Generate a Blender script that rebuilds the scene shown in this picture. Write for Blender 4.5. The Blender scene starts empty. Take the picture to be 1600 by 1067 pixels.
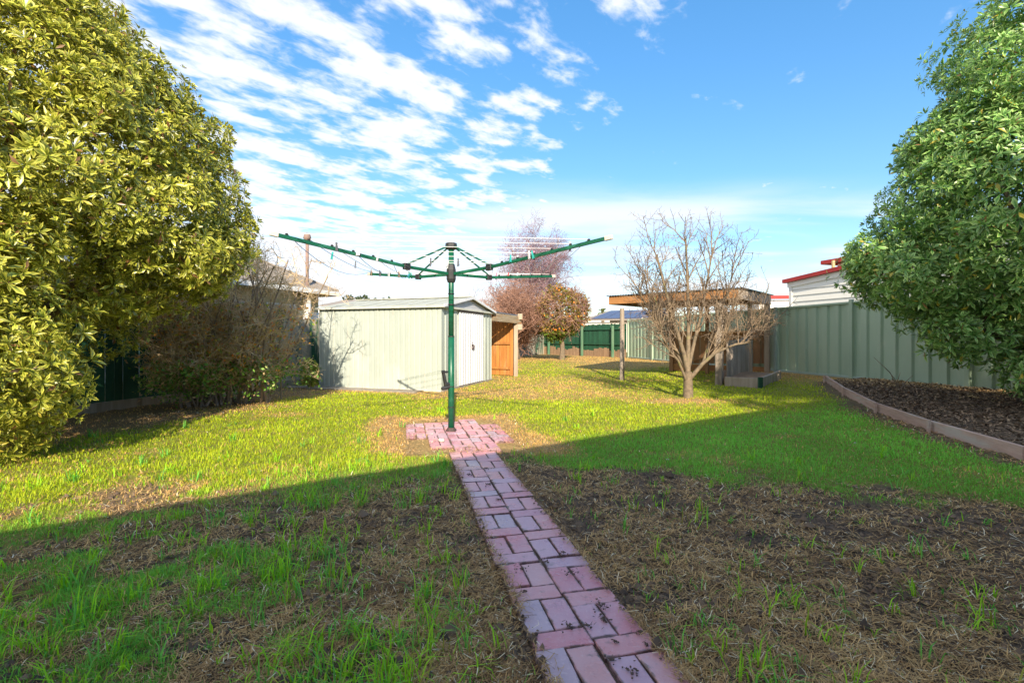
import bpy, math, random
import numpy as np
from mathutils import Vector, Matrix

random.seed(7)
RNG = np.random.default_rng(11)
R = math.radians
scene = bpy.context.scene
COL = scene.collection

# ------------------------------------------------------------------ camera
CAM_H = 1.15
FPX = 755.6                       # focal length in pixels of the 1600 px wide photograph
HOR = 527.0                       # horizon row
cam_d = bpy.data.cameras.new('camera')
cam = bpy.data.objects.new('camera', cam_d)
COL.objects.link(cam)
cam.location = (0, 0, CAM_H)
cam.rotation_euler = (R(90), 0, 0)
cam_d.sensor_width = 36.0
cam_d.lens = 36.0 * FPX / 1600.0
cam_d.shift_y = -(533.5 - HOR) / 1600.0
cam_d.clip_start = 0.05
cam_d.clip_end = 3000
scene.camera = cam

# ------------------------------------------------------------------ sun, sky, exposure
SUN_EL = 29.0
TO_SUN = Vector((0.105 * math.cos(R(SUN_EL)), -0.995 * math.cos(R(SUN_EL)), math.sin(R(SUN_EL)))).normalized()
sd = bpy.data.lights.new('sun', 'SUN')
sd.energy = 2.0
sd.angle = R(0.53)
sd.color = (1.0, 0.88, 0.70)
sun = bpy.data.objects.new('sun', sd)
COL.objects.link(sun)
sun.rotation_euler = TO_SUN.to_track_quat('Z', 'Y').to_euler()
sun.location = (5, -20, 20)

world = bpy.data.worlds.new('World')
scene.world = world
world.use_nodes = True
wn, wl = world.node_tree.nodes, world.node_tree.links
wn.clear()
w_out = wn.new('ShaderNodeOutputWorld')
w_bg = wn.new('ShaderNodeBackground')
SKY_STRENGTH = 0.15
w_bg.inputs['Strength'].default_value = SKY_STRENGTH
sky = wn.new('ShaderNodeTexSky')
sky.sky_type = 'NISHITA'
sky.sun_disc = False
sky.sun_elevation = R(SUN_EL)
sky.sun_rotation = math.atan2(TO_SUN.x, TO_SUN.y)
sky.altitude = 0
sky.air_density = 1.0
sky.dust_density = 0.4
sky.ozone_density = 2.0


def wmath(op, a, b=None, c=None):
    n = wn.new('ShaderNodeMath'); n.operation = op
    for i, v in enumerate((a, b, c)):
        if v is None: continue
        if isinstance(v, (int, float)): n.inputs[i].default_value = v
        else: wl.new(v, n.inputs[i])
    return n.outputs[0]


def wrange(v, a, b, c=0.0, d=1.0, smooth=True):
    n = wn.new('ShaderNodeMapRange')
    n.interpolation_type = 'SMOOTHSTEP' if smooth else 'LINEAR'
    wl.new(v, n.inputs[0])
    for i, k in enumerate((a, b, c, d)): n.inputs[1 + i].default_value = k
    return n.outputs[0]


w_tc = wn.new('ShaderNodeTexCoord')
w_sep = wn.new('ShaderNodeSeparateXYZ')
wl.new(w_tc.outputs['Generated'], w_sep.inputs[0])
zz = wmath('ADD', wmath('MAXIMUM', w_sep.outputs[2], 0.0), 0.03)
cx = wmath('DIVIDE', w_sep.outputs[0], zz)
cy = wmath('DIVIDE', w_sep.outputs[1], zz)


def wnoise(vec, scale, detail, rough, dist=0.0):
    n = wn.new('ShaderNodeTexNoise')
    n.inputs['Scale'].default_value = scale
    n.inputs['Detail'].default_value = detail
    n.inputs['Roughness'].default_value = rough
    n.inputs['Distortion'].default_value = dist
    wl.new(vec, n.inputs['Vector'])
    return n.outputs[0]


w_comb = wn.new('ShaderNodeCombineXYZ')
wl.new(cx, w_comb.inputs[0]); wl.new(cy, w_comb.inputs[1])
w_map = wn.new('ShaderNodeMapping')                     # drawn-out streaks of a high cloud deck
w_map.vector_type = 'TEXTURE'
w_map.inputs['Rotation'].default_value = (0, 0, R(48))
w_map.inputs['Scale'].default_value = (1.2, 0.78, 1.0)
w_map.inputs['Location'].default_value = (3.1, 0.4, 0.0)
wl.new(w_comb.outputs[0], w_map.inputs[0])
n_big = wnoise(w_comb.outputs[0], 0.75, 3, 0.5)
n_mid = wnoise(w_map.outputs[0], 3.9, 4, 0.5, 0.15)
n_fine = wnoise(w_map.outputs[0], 11.0, 5, 0.6, 0.3)
# broken high deck: thins out towards the north-east (+x)
side = wrange(wmath('ADD', cx, wmath('MULTIPLY', cy, 0.06)), -0.35, 0.95, 1.0, 0.0)
dens = wmath('ADD', wmath('MULTIPLY', n_mid, 0.66), wmath('MULTIPLY', n_fine, 0.34))
dens = wmath('ADD', dens, wmath('MULTIPLY', n_big, 0.26))
dens = wmath('ADD', dens, wmath('MULTIPLY', side, 0.20))
dens = wmath('ADD', dens, wrange(cx, -0.9, -3.2, 0.0, 0.12))  # extra cloud added towards the left to raise the ambient light
deck = wrange(dens, 0.735, 0.89)
# soft low band of stretched cloud near the horizon
w_map2 = wn.new('ShaderNodeMapping')
w_map2.inputs['Scale'].default_value = (0.28, 0.55, 1.0)
w_map2.inputs['Location'].default_value = (0.35, 1.9, 0.0)
wl.new(w_comb.outputs[0], w_map2.inputs[0])
n_low = wnoise(w_map2.outputs[0], 1.5, 6, 0.5, 0.3)
low = wmath('MULTIPLY', wrange(n_low, 0.38, 0.62), wrange(cy, 2.6, 3.5))
low = wmath('MULTIPLY', low, 0.9)
cover = wmath('MINIMUM', wmath('MAXIMUM', deck, low), 1.0)
w_hsv = wn.new('ShaderNodeHueSaturation')
w_hsv.inputs['Saturation'].default_value = 1.66
w_hsv.inputs['Hue'].default_value = 0.503
w_hsv.inputs['Value'].default_value = 0.68
w_gam = wn.new('ShaderNodeGamma')
w_gam.inputs[1].default_value = 0.64
wl.new(sky.outputs[0], w_gam.inputs[0])
wl.new(w_gam.outputs[0], w_hsv.inputs['Color'])
w_mix = wn.new('ShaderNodeMix'); w_mix.data_type = 'RGBA'
wl.new(wmath('MULTIPLY', cover, 0.93), w_mix.inputs[0])
wl.new(w_hsv.outputs[0], w_mix.inputs[6])
w_mix.inputs[7].default_value = (1.66, 1.72, 1.85, 1)
wl.new(w_mix.outputs[2], w_bg.inputs['Color'])
wl.new(w_bg.outputs[0], w_out.inputs['Surface'])

scene.view_settings.view_transform = 'Standard'
scene.view_settings.look = 'None'
scene.view_settings.exposure = 2.12
scene.view_settings.gamma = 1.0
scene.render.engine = 'CYCLES'

# ------------------------------------------------------------------ helpers
WORLD0 = {}                                  # world origin of every object (all translation-only parents)


def tag(o, label=None, cat=None, group=None, kind=None):
    if label: o['label'] = label
    if cat: o['category'] = cat
    if group: o['group'] = group
    if kind: o['kind'] = kind
    return o


def _link(o, origin, parent):
    COL.objects.link(o)
    WORLD0[o] = Vector(origin)
    if parent is not None:
        o.parent = parent
        o.location = WORLD0[o] - WORLD0[parent]
    else:
        o.location = WORLD0[o]
    return o


def empty(name, loc, label=None, cat=None, group=None, kind=None, parent=None):
    o = bpy.data.objects.new(name, None)
    o.empty_display_size = 0.2
    _link(o, loc, parent)
    return tag(o, label, cat, group, kind)


def place(name, mesh, loc, parent=None, rot=(0, 0, 0), scale=(1, 1, 1)):
    """object sharing mesh data, at a world position"""
    o = bpy.data.objects.new(name, mesh)
    _link(o, loc, parent)
    o.rotation_euler = rot
    o.scale = scale
    return o


def np_mesh(name, V, F, mat, col=None, smooth=False):
    V = np.asarray(V, dtype=np.float32); F = np.asarray(F, dtype=np.int32)
    me = bpy.data.meshes.new(name)
    k = F.shape[1]
    me.vertices.add(len(V)); me.vertices.foreach_set('co', V.ravel())
    me.loops.add(F.size); me.loops.foreach_set('vertex_index', F.ravel())
    me.polygons.add(len(F)); me.polygons.foreach_set('loop_start', np.arange(len(F), dtype=np.int32) * k)
    if smooth: me.polygons.foreach_set('use_smooth', np.ones(len(F), dtype=bool))
    me.update(calc_edges=True)
    if col is not None:
        ca = me.color_attributes.new('Col', 'FLOAT_COLOR', 'POINT')
        c = np.ones((len(V), 4), dtype=np.float32); c[:, :col.shape[1]] = col
        ca.data.foreach_set('color', c.ravel())
    if mat: me.materials.append(mat)
    return me


def np_obj(name, V, F, mat, parent=None, origin=None, col=None, smooth=False):
    """object from world-space arrays"""
    V = np.asarray(V, dtype=np.float64)
    if origin is None: origin = WORLD0[parent] if parent is not None else Vector((0, 0, 0))
    me = np_mesh(name, V - np.array(origin), F, mat, col, smooth)
    o = bpy.data.objects.new(name, me)
    return _link(o, origin, parent)


class MB:
    """collects shapes in world space, builds ONE mesh object"""
    def __init__(s): s.v = []; s.f = []

    def para(s, o, a, b, c):
        """parallelepiped from corner o with edge vectors a, b, c"""
        o, a, b, c = Vector(o), Vector(a), Vector(b), Vector(c)
        n = len(s.v)
        s.v += [o, o + a, o + a + b, o + b, o + c, o + a + c, o + a + b + c, o + b + c]
        s.f += [[n + i for i in q] for q in ((0, 3, 2, 1), (4, 5, 6, 7), (0, 1, 5, 4), (1, 2, 6, 5), (2, 3, 7, 6), (3, 0, 4, 7))]
        return s

    def bar(s, p0, p1, w, h, up=(0, 0, 1)):
        """box beam from p0 to p1, centred, w across and h along up"""
        p0, p1 = Vector(p0), Vector(p1)
        d = (p1 - p0).normalized()
        x = d.cross(Vector(up))
        if x.length < 1e-4: x = d.cross(Vector((1, 0, 0)))
        x.normalize(); u = x.cross(d).normalized()
        return s.para(p0 - x * w / 2 - u * h / 2, p1 - p0, x * w, u * h)

    def tube(s, pts, radii, n=8, cap=True):
        pts = [Vector(p) for p in pts]
        if isinstance(radii, (int, float)): radii = [radii] * len(pts)
        base = len(s.v)
        ref = None
        for i, p in enumerate(pts):
            if i == 0: d = pts[1] - pts[0]
            elif i == len(pts) - 1: d = pts[-1] - pts[-2]
            else: d = pts[i + 1] - pts[i - 1]
            d.normalize()
            if ref is None:
                ref = d.orthogonal().normalized()
            x = (ref - d * ref.dot(d))
            if x.length < 1e-5: x = d.orthogonal()
            x.normalize(); ref = x
            y = d.cross(x)
            for k in range(n):
                a = 2 * math.pi * k / n
                s.v.append(p + (x * math.cos(a) + y * math.sin(a)) * radii[i])
        for i in range(len(pts) - 1):
            for k in range(n):
                a = base + i * n + k; b = base + i * n + (k + 1) % n
                s.f.append([a, b, b + n, a + n])
        if cap:
            s.f.append([base + k for k in range(n)][::-1])
            e = base + (len(pts) - 1) * n
            s.f.append([e + k for k in range(n)])
        return s

    def poly(s, pts, thick=None):
        """flat polygon, given a thickness vector it becomes a slab"""
        pts = [Vector(p) for p in pts]; n = len(s.v); m = len(pts)
        s.v += pts
        s.f.append(list(range(n, n + m)))
        if thick is not None:
            t = Vector(thick)
            s.v += [p + t for p in pts]
            s.f.append([n + m + i for i in range(m)][::-1])
            for i in range(m):
                j = (i + 1) % m
                s.f.append([n + i, n + m + i, n + m + j, n + j])
        return s

    def sphere(s, c, r, seg=8, rings=5):
        c = Vector(c); r = Vector((r, r, r)) if isinstance(r, (int, float)) else Vector(r)
        n = len(s.v)
        s.v.append(c + Vector((0, 0, r.z)))
        for i in range(1, rings):
            t = math.pi * i / rings
            for k in range(seg):
                a = 2 * math.pi * k / seg
                s.v.append(c + Vector((r.x * math.sin(t) * math.cos(a), r.y * math.sin(t) * math.sin(a), r.z * math.cos(t))))
        s.v.append(c - Vector((0, 0, r.z)))
        for k in range(seg):
            s.f.append([n, n + 1 + k, n + 1 + (k + 1) % seg])
        for i in range(rings - 2):
            for k in range(seg):
                a = n + 1 + i * seg + k; b = n + 1 + i * seg + (k + 1) % seg
                s.f.append([a, a + seg, b + seg, b])
        e = len(s.v) - 1
        for k in range(seg):
            s.f.append([e, e - seg + (k + 1) % seg, e - seg + k])
        return s

    def build(s, name, mat, parent=None, origin=None, smooth=False, bevel=0.0):
        if origin is None: origin = WORLD0[parent] if parent is not None else Vector((0, 0, 0))
        origin = Vector(origin)
        me = bpy.data.meshes.new(name)
        me.from_pydata([tuple(v - origin) for v in s.v], [], s.f)
        if smooth:
            for p in me.polygons: p.use_smooth = True
        me.materials.append(mat)
        me.update()
        o = bpy.data.objects.new(name, me)
        _link(o, origin, parent)
        if bevel > 0:
            m = o.modifiers.new('bevel', 'BEVEL'); m.width = bevel; m.segments = 1; m.limit_method = 'ANGLE'
        return o


# ---- value noise in numpy
_T = np.random.default_rng(3).random((64, 64))


def vnoise(x, y, s=1.0, o=0.0):
    x = np.asarray(x, float) * s + o * 7.31; y = np.asarray(y, float) * s + o * 3.77
    xi = np.floor(x).astype(int); yi = np.floor(y).astype(int)
    fx = x - xi; fy = y - yi
    fx = fx * fx * (3 - 2 * fx); fy = fy * fy * (3 - 2 * fy)
    a = _T[xi % 64, yi % 64]; b = _T[(xi + 1) % 64, yi % 64]; c = _T[xi % 64, (yi + 1) % 64]; d = _T[(xi + 1) % 64, (yi + 1) % 64]
    return (a * (1 - fx) + b * fx) * (1 - fy) + (c * (1 - fx) + d * fx) * fy


def fbm(x, y, s=1.0, o=0.0, n=4):
    t = 0; a = 0.5; q = 0
    for i in range(n):
        t = t + a * vnoise(x, y, s * 2 ** i, o + i * 1.7); q += a; a *= 0.5
    return t / q


def ss(a, b, x):
    t = np.clip((np.asarray(x, float) - a) / (b - a), 0, 1)
    return t * t * (3 - 2 * t)


# ---- the lie of the land
def fence_x(y): return 9.67 - 0.199 * y


def ground(x, y):
    x = np.asarray(x, float); y = np.asarray(y, float)
    back = 0.22 * ss(12.5, 21, y)
    d = (fence_x(np.clip(y, -5, 26)) - x) * 0.98
    right = 0.22 * (1 - ss(0.2, 3.4, d)) * (1 - ss(12.5, 21, y))
    return back + right


def g(x, y): return float(ground(x, y))


def P(px, py):
    """pixel of the photograph to the point of the ground it shows"""
    z = 0.0
    for _ in range(12):
        Y = (CAM_H - z) * FPX / max(py - HOR, 1.0)
        X = (px - 800.0) / FPX * Y
        z = g(X, Y)
    return Vector((X, Y, z))


def at(px, py, Y):
    return Vector(((px - 800.0) / FPX * Y, Y, CAM_H + (HOR - py) / FPX * Y))


# ------------------------------------------------------------------ materials
def _mat(name):
    m = bpy.data.materials.new(name); m.use_nodes = True
    nt = m.node_tree
    return m, nt.nodes, nt.links, nt.nodes['Principled BSDF']


def c4(c): return (c[0], c[1], c[2], 1.0)


def node_mix(N, L, fac, a, b, mode='MIX'):
    n = N.new('ShaderNodeMix'); n.data_type = 'RGBA'; n.blend_type = mode
    for sock, v in ((n.inputs[0], fac), (n.inputs[6], a), (n.inputs[7], b)):
        if isinstance(v, (int, float)): sock.default_value = v
        elif isinstance(v, tuple): sock.default_value = c4(v)
        else: L.new(v, sock)
    return n.outputs[2]


def node_noise(N, L, scale, stretch=(1, 1, 1), detail=5, rough=0.6, dist=0.0, coord='Object'):
    tc = N.new('ShaderNodeTexCoord'); mp = N.new('ShaderNodeMapping')
    mp.inputs['Scale'].default_value = stretch
    L.new(tc.outputs[coord], mp.inputs[0])
    n = N.new('ShaderNodeTexNoise'); n.inputs['Scale'].default_value = scale
    n.inputs['Detail'].default_value = detail; n.inputs['Roughness'].default_value = rough; n.inputs['Distortion'].default_value = dist
    L.new(mp.outputs[0], n.inputs['Vector'])
    return n.outputs[0]


def node_range(N, L, v, a, b, c=0.0, d=1.0):
    n = N.new('ShaderNodeMapRange'); L.new(v, n.inputs[0])
    for i, k in enumerate((a, b, c, d)): n.inputs[1 + i].default_value = k
    return n.outputs[0]


def mat(name, c1, c2=None, scale=6.0, stretch=(1, 1, 1), lo=0.35, hi=0.65, rough=0.7, bump=0.0, bscale=None, rnd=0.0,
        metallic=0.0, spec=0.5, c3=None, s3=1.5, lo3=0.5, hi3=0.62, dist=0.0):
    """two-tone noise over the surface, optional third tone in patches, per-object brightness spread rnd"""
    m, N, L, B = _mat(name)
    c2 = c2 or tuple(x * 0.8 for x in c1)
    n = node_noise(N, L, scale, stretch, dist=dist)
    col = node_mix(N, L, node_range(N, L, n, lo, hi), c1, c2)
    if c3:
        n3 = node_noise(N, L, s3, stretch, detail=6, rough=0.65)
        col = node_mix(N, L, node_range(N, L, n3, lo3, hi3), col, c3)
    if rnd:
        oi = N.new('ShaderNodeObjectInfo')
        hs = N.new('ShaderNodeHueSaturation')
        L.new(node_range(N, L, oi.outputs['Random'], 0, 1, 1 - rnd, 1 + rnd), hs.inputs['Value'])
        L.new(col, hs.inputs['Color']); col = hs.outputs[0]
    L.new(col, B.inputs['Base Color'])
    B.inputs['Roughness'].default_value = rough
    B.inputs['Metallic'].default_value = metallic
    B.inputs['Specular IOR Level'].default_value = spec
    if bump:
        nb = node_noise(N, L, bscale or scale * 3, stretch, detail=6)
        bp = N.new('ShaderNodeBump'); bp.inputs['Strength'].default_value = bump; bp.inputs['Distance'].default_value = 0.01
        L.new(nb, bp.inputs['Height']); L.new(bp.outputs[0], B.inputs['Normal'])
    return m


def leaf_mat(name, rough=0.45, trans=0.3, spec=0.4, rnd=0.0):
    """colour from the mesh's Col attribute, part of the light goes through"""
    m, N, L, B = _mat(name)
    at_ = N.new('ShaderNodeAttribute'); at_.attribute_name = 'Col'
    col = at_.outputs['Color']
    if rnd:
        oi = N.new('ShaderNodeObjectInfo'); hs = N.new('ShaderNodeHueSaturation')
        L.new(node_range(N, L, oi.outputs['Random'], 0, 1, 1 - rnd, 1 + rnd), hs.inputs['Value'])
        L.new(col, hs.inputs['Color']); col = hs.outputs[0]
    L.new(col, B.inputs['Base Color'])
    B.inputs['Roughness'].default_value = rough
    B.inputs['Specular IOR Level'].default_value = spec
    t = N.new('ShaderNodeBsdfTranslucent'); L.new(col, t.inputs['Color'])
    mx = N.new('ShaderNodeMixShader'); mx.inputs[0].default_value = trans
    L.new(B.outputs[0], mx.inputs[1]); L.new(t.outputs[0], mx.inputs[2])
    L.new(mx.outputs[0], N['Material Output'].inputs['Surface'])
    return m


M = {}
M['leaf'] = leaf_mat('leaf', 0.33, 0.22, 0.55)
M['small_leaf'] = leaf_mat('small_leaf', 0.5, 0.3, 0.3)
M['grass'] = leaf_mat('grass', 0.55, 0.35, 0.3)
M['straw'] = leaf_mat('straw', 0.8, 0.1, 0.2)
M['bark'] = mat('bark', (0.20, 0.15, 0.10), (0.10, 0.075, 0.05), 9, (1, 1, 0.35), bump=0.6, rough=0.9)
M['bark_pale'] = mat('bark_pale', (0.25, 0.185, 0.12), (0.13, 0.10, 0.065), 14, bump=0.5, rough=0.9, c3=(0.21, 0.21, 0.06), s3=3, lo3=0.55, hi3=0.7)
M['twig_tan'] = mat('twig_tan', (0.30, 0.215, 0.135), (0.12, 0.085, 0.06), 3, rough=0.85)
M['twig_grey'] = mat('twig_grey', (0.78, 0.58, 0.35), (0.46, 0.33, 0.18), 4, rough=0.9)
M['twig_dark'] = mat('twig_dark', (0.36, 0.27, 0.20), (0.20, 0.155, 0.12), 4, rough=0.9)
M['twig_red'] = mat('twig_red', (0.40, 0.22, 0.15), (0.25, 0.135, 0.095), 3, rough=0.9)
M['twig_purple'] = mat('twig_purple', (0.32, 0.20, 0.22), (0.22, 0.135, 0.155), 2, rough=0.9)
M['birch'] = mat('birch', (0.55, 0.47, 0.42), (0.30, 0.24, 0.21), 6, rough=0.85)
M['hoist_green'] = mat('hoist_green', (0.006, 0.105, 0.052), (0.005, 0.085, 0.042), 12, rough=0.38, c3=(0.03, 0.19, 0.11), s3=6, lo3=0.52, hi3=0.72)
M['black_plastic'] = mat('black_plastic', (0.02, 0.021, 0.022), (0.035, 0.035, 0.035), 20, rough=0.5)
M['cap_white'] = mat('cap_white', (0.72, 0.68, 0.58), (0.6, 0.52, 0.42), 18, rough=0.5)
M['wire'] = mat('wire', (0.72, 0.72, 0.74), (0.55, 0.5, 0.5), 4, rough=0.5)
M['wire_blue'] = mat('wire_blue', (0.10, 0.30, 0.62), (0.16, 0.36, 0.66), 4, rough=0.5)
M['shed_green'] = mat('shed_green', (0.415, 0.455, 0.405), (0.37, 0.41, 0.365), 2.2, (1, 1, 0.5), rough=0.45, c3=(0.54, 0.565, 0.50), s3=0.9, lo3=0.52, hi3=0.7, bump=0.06, bscale=9)
M['shed_white'] = mat('shed_white', (0.72, 0.72, 0.74), (0.66, 0.66, 0.68), 3, (1, 1, 0.3), rough=0.45)
M['shed_roof'] = mat('shed_roof', (0.44, 0.45, 0.37), (0.36, 0.37, 0.31), 5, rough=0.6, c3=(0.30, 0.29, 0.24), s3=4, lo3=0.55, hi3=0.7)
M['shed_trim'] = mat('shed_trim', (0.60, 0.60, 0.52), (0.48, 0.47, 0.40), 8, rough=0.5)
M['gable_grey'] = mat('gable_grey', (0.52, 0.52, 0.54), (0.46, 0.46, 0.48), 5, rough=0.5)
M['concrete'] = mat('concrete', (0.34, 0.30, 0.25), (0.24, 0.21, 0.17), 8, rough=0.9, bump=0.4, c3=(0.20, 0.15, 0.09), s3=2.5)
M['rust'] = mat('rust', (0.10, 0.06, 0.05), (0.05, 0.035, 0.03), 20, rough=0.7)
M['orange_wood'] = mat('orange_wood', (0.50, 0.205, 0.042), (0.36, 0.135, 0.028), 9, (1, 1, 0.12), rough=0.7, bump=0.3, rnd=0.16, c3=(0.6, 0.36, 0.16), s3=3, lo3=0.58, hi3=0.75)
M['brown_wood'] = mat('brown_wood', (0.42, 0.22, 0.10), (0.28, 0.14, 0.065), 8, (1, 1, 0.15), rough=0.75, bump=0.3, rnd=0.15)
M['fascia_wood'] = mat('fascia_wood', (0.42, 0.19, 0.06), (0.32, 0.14, 0.045), 5, (0.4, 0.4, 2), rough=0.7, bump=0.2)
M['grey_wood'] = mat('grey_wood', (0.44, 0.36, 0.29), (0.30, 0.24, 0.18), 10, (1, 1, 0.12), rough=0.9, bump=0.5, rnd=0.12, c3=(0.16, 0.11, 0.07), s3=3, lo3=0.55, hi3=0.72)
M['pale_wood'] = mat('pale_wood', (0.44, 0.34, 0.25), (0.33, 0.25, 0.18), 10, (1, 1, 0.12), rough=0.9, bump=0.4, rnd=0.12)
M['beam_wood'] = mat('beam_wood', (0.28, 0.235, 0.17), (0.20, 0.15, 0.09), 7, (0.5, 0.5, 2.5), rough=0.9, bump=0.4, c3=(0.32, 0.155, 0.05), s3=2.2, lo3=0.5, hi3=0.62)
M['sleeper'] = mat('sleeper', (0.52, 0.36, 0.29), (0.40, 0.27, 0.21), 6, (0.6, 0.6, 4), rough=0.9, bump=0.5, rnd=0.1, c3=(0.46, 0.40, 0.34), s3=2)
M['plinth_wood'] = mat('plinth_wood', (0.36, 0.235, 0.14), (0.27, 0.17, 0.10), 8, (1, 1, 0.2), rough=0.9, rnd=0.14)
M['fence_green'] = mat('fence_green', (0.018, 0.095, 0.047), (0.013, 0.07, 0.035), 5, (1, 1, 0.25), rough=0.75, bump=0.3, rnd=0.18)
M['fence_green_pale'] = mat('fence_green_pale', (0.12, 0.20, 0.12), (0.05, 0.15, 0.08), 5, (1, 1, 0.25), rough=0.8, rnd=0.1)
M['fence_peel'] = mat('fence_peel', (0.46, 0.42, 0.33), (0.33, 0.30, 0.23), 7, (1, 1, 0.2), rough=0.85, bump=0.4, rnd=0.15, c3=(0.025, 0.12, 0.07), s3=2.6, lo3=0.53, hi3=0.62)
M['colorbond'] = mat('colorbond', (0.40, 0.51, 0.37), (0.35, 0.455, 0.325), 1.6, (1, 1, 0.35), rough=0.36, spec=0.5, rnd=0.04, c3=(0.44, 0.52, 0.39), s3=5, lo3=0.55, hi3=0.75)
M['colorbond_rail'] = mat('colorbond_rail', (0.38, 0.48, 0.42), (0.34, 0.44, 0.38), 3, rough=0.36)
M['roof_iron'] = mat('roof_iron', (0.20, 0.24, 0.30), (0.16, 0.19, 0.24), 4, rough=0.5, metallic=0.3)
M['rust_iron'] = mat('rust_iron', (0.28, 0.115, 0.03), (0.17, 0.07, 0.025), 6, rough=0.8)
M['cream_wall'] = mat('cream_wall', (0.50, 0.40, 0.20), (0.45, 0.36, 0.18), 4, rough=0.8)
M['white_paint'] = mat('white_paint', (0.78, 0.76, 0.72), (0.72, 0.70, 0.66), 5, rough=0.6, rnd=0.03)
M['cream_board'] = mat('cream_board', (0.90, 0.87, 0.79), (0.87, 0.84, 0.76), 3, rough=0.65, rnd=0.03)
M['window_glass'] = mat('window_glass', (0.22, 0.22, 0.24), (0.16, 0.16, 0.18), 2, rough=0.08)
M['roof_tan'] = mat('roof_tan', (0.30, 0.255, 0.215), (0.24, 0.205, 0.17), 8, rough=0.75, bump=0.2)
M['roof_red'] = mat('roof_red', (0.42, 0.025, 0.02), (0.34, 0.02, 0.018), 4, rough=0.5)
M['solar'] = mat('solar', (0.085, 0.095, 0.16), (0.07, 0.08, 0.13), 3, rough=0.35)
M['flue'] = mat('flue', (0.30, 0.19, 0.15), (0.20, 0.14, 0.12), 9, rough=0.7)
M['soil_clod'] = mat('soil_clod', (0.16, 0.11, 0.08), (0.08, 0.055, 0.042), 30, rough=1.0)
M['stone'] = mat('stone', (0.62, 0.56, 0.5), (0.5, 0.44, 0.38), 30, rough=0.8)
M['orange_peel'] = mat('orange_peel', (0.75, 0.24, 0.015), (0.68, 0.20, 0.012), 20, rough=0.5)
M['house_bounce_white'] = mat('house_bounce_white', (0.80, 0.78, 0.73), (0.76, 0.73, 0.68), 6, rough=0.85)  # unseen house wall, made white to bounce light onto the foreground
M['mulch_chip'] = leaf_mat('mulch_chip', 0.9, 0.0, 0.2)


def brick_mat():
    m, N, L, B = _mat('paver')
    oi = N.new('ShaderNodeObjectInfo')
    rp = N.new('ShaderNodeValToRGB'); rp.color_ramp.interpolation = 'CONSTANT'
    cols = [(0.62, 0.22, 0.24), (0.60, 0.29, 0.33), (0.66, 0.27, 0.26), (0.58, 0.32, 0.37), (0.62, 0.20, 0.23), (0.50, 0.34, 0.38), (0.64, 0.31, 0.29), (0.58, 0.24, 0.28)]
    rp.color_ramp.elements[0].position = 0.0; rp.color_ramp.elements[0].color = c4(cols[0])
    rp.color_ramp.elements[1].position = 0.93; rp.color_ramp.elements[1].color = c4(cols[7])
    for p, c in zip((0.16, 0.30, 0.45, 0.58, 0.72, 0.80), cols[1:7]):
        e = rp.color_ramp.elements.new(p); e.color = c4(c)
    L.new(oi.outputs['Random'], rp.inputs[0])
    geo = N.new('ShaderNodeNewGeometry')

    def wnz(scale, detail=5, rough=0.6):
        n = N.new('ShaderNodeTexNoise'); n.inputs['Scale'].default_value = scale
        n.inputs['Detail'].default_value = detail; n.inputs['Roughness'].default_value = rough
        L.new(geo.outputs['Position'], n.inputs['Vector'])
        return n.outputs[0]
    n1, n2, n3 = wnz(6, 4), wnz(70, 5), wnz(13, 6, 0.7)
    col = node_mix(N, L, node_range(N, L, n1, 0.38, 0.68, 0, 0.4), rp.outputs[0], (0.68, 0.50, 0.56))
    col = node_mix(N, L, node_range(N, L, n2, 0.56, 0.76, 0, 0.45), col, (0.76, 0.58, 0.58))
    col = node_mix(N, L, node_range(N, L, n3, 0.58, 0.70, 0, 0.8), col, (0.22, 0.145, 0.12))
    # soil trodden over the arrises
    tc = N.new('ShaderNodeTexCoord'); sx = N.new('ShaderNodeSeparateXYZ'); L.new(tc.outputs['Generated'], sx.inputs[0])

    def mth(op, a, b):
        n = N.new('ShaderNodeMath'); n.operation = op
        for k, v in enumerate((a, b)):
            if isinstance(v, (int, float)): n.inputs[k].default_value = v
            else: L.new(v, n.inputs[k])
        return n.outputs[0]
    ex = mth('MULTIPLY', mth('SUBTRACT', 0.5, mth('ABSOLUTE', mth('SUBTRACT', sx.outputs[0], 0.5), 0)), 0.223)
    ey = mth('MULTIPLY', mth('SUBTRACT', 0.5, mth('ABSOLUTE', mth('SUBTRACT', sx.outputs[1], 0.5), 0)), 0.108)
    edge = mth('ADD', mth('MINIMUM', ex, ey), mth('MULTIPLY', mth('SUBTRACT', n3, 0.5), -0.05))
    col = node_mix(N, L, node_range(N, L, edge, 0.0, 0.009, 0.85, 0.0), col, (0.10, 0.068, 0.05))
    L.new(col, B.inputs['Base Color'])
    L.new(node_range(N, L, n1, 0.3, 0.7, 0.22, 0.45), B.inputs['Roughness'])
    bp = N.new('ShaderNodeBump'); bp.inputs['Strength'].default_value = 0.35; bp.inputs['Distance'].default_value = 0.004
    L.new(n2, bp.inputs['Height']); L.new(bp.outputs[0], B.inputs['Normal'])
    return m


M['paver'] = brick_mat()


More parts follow.
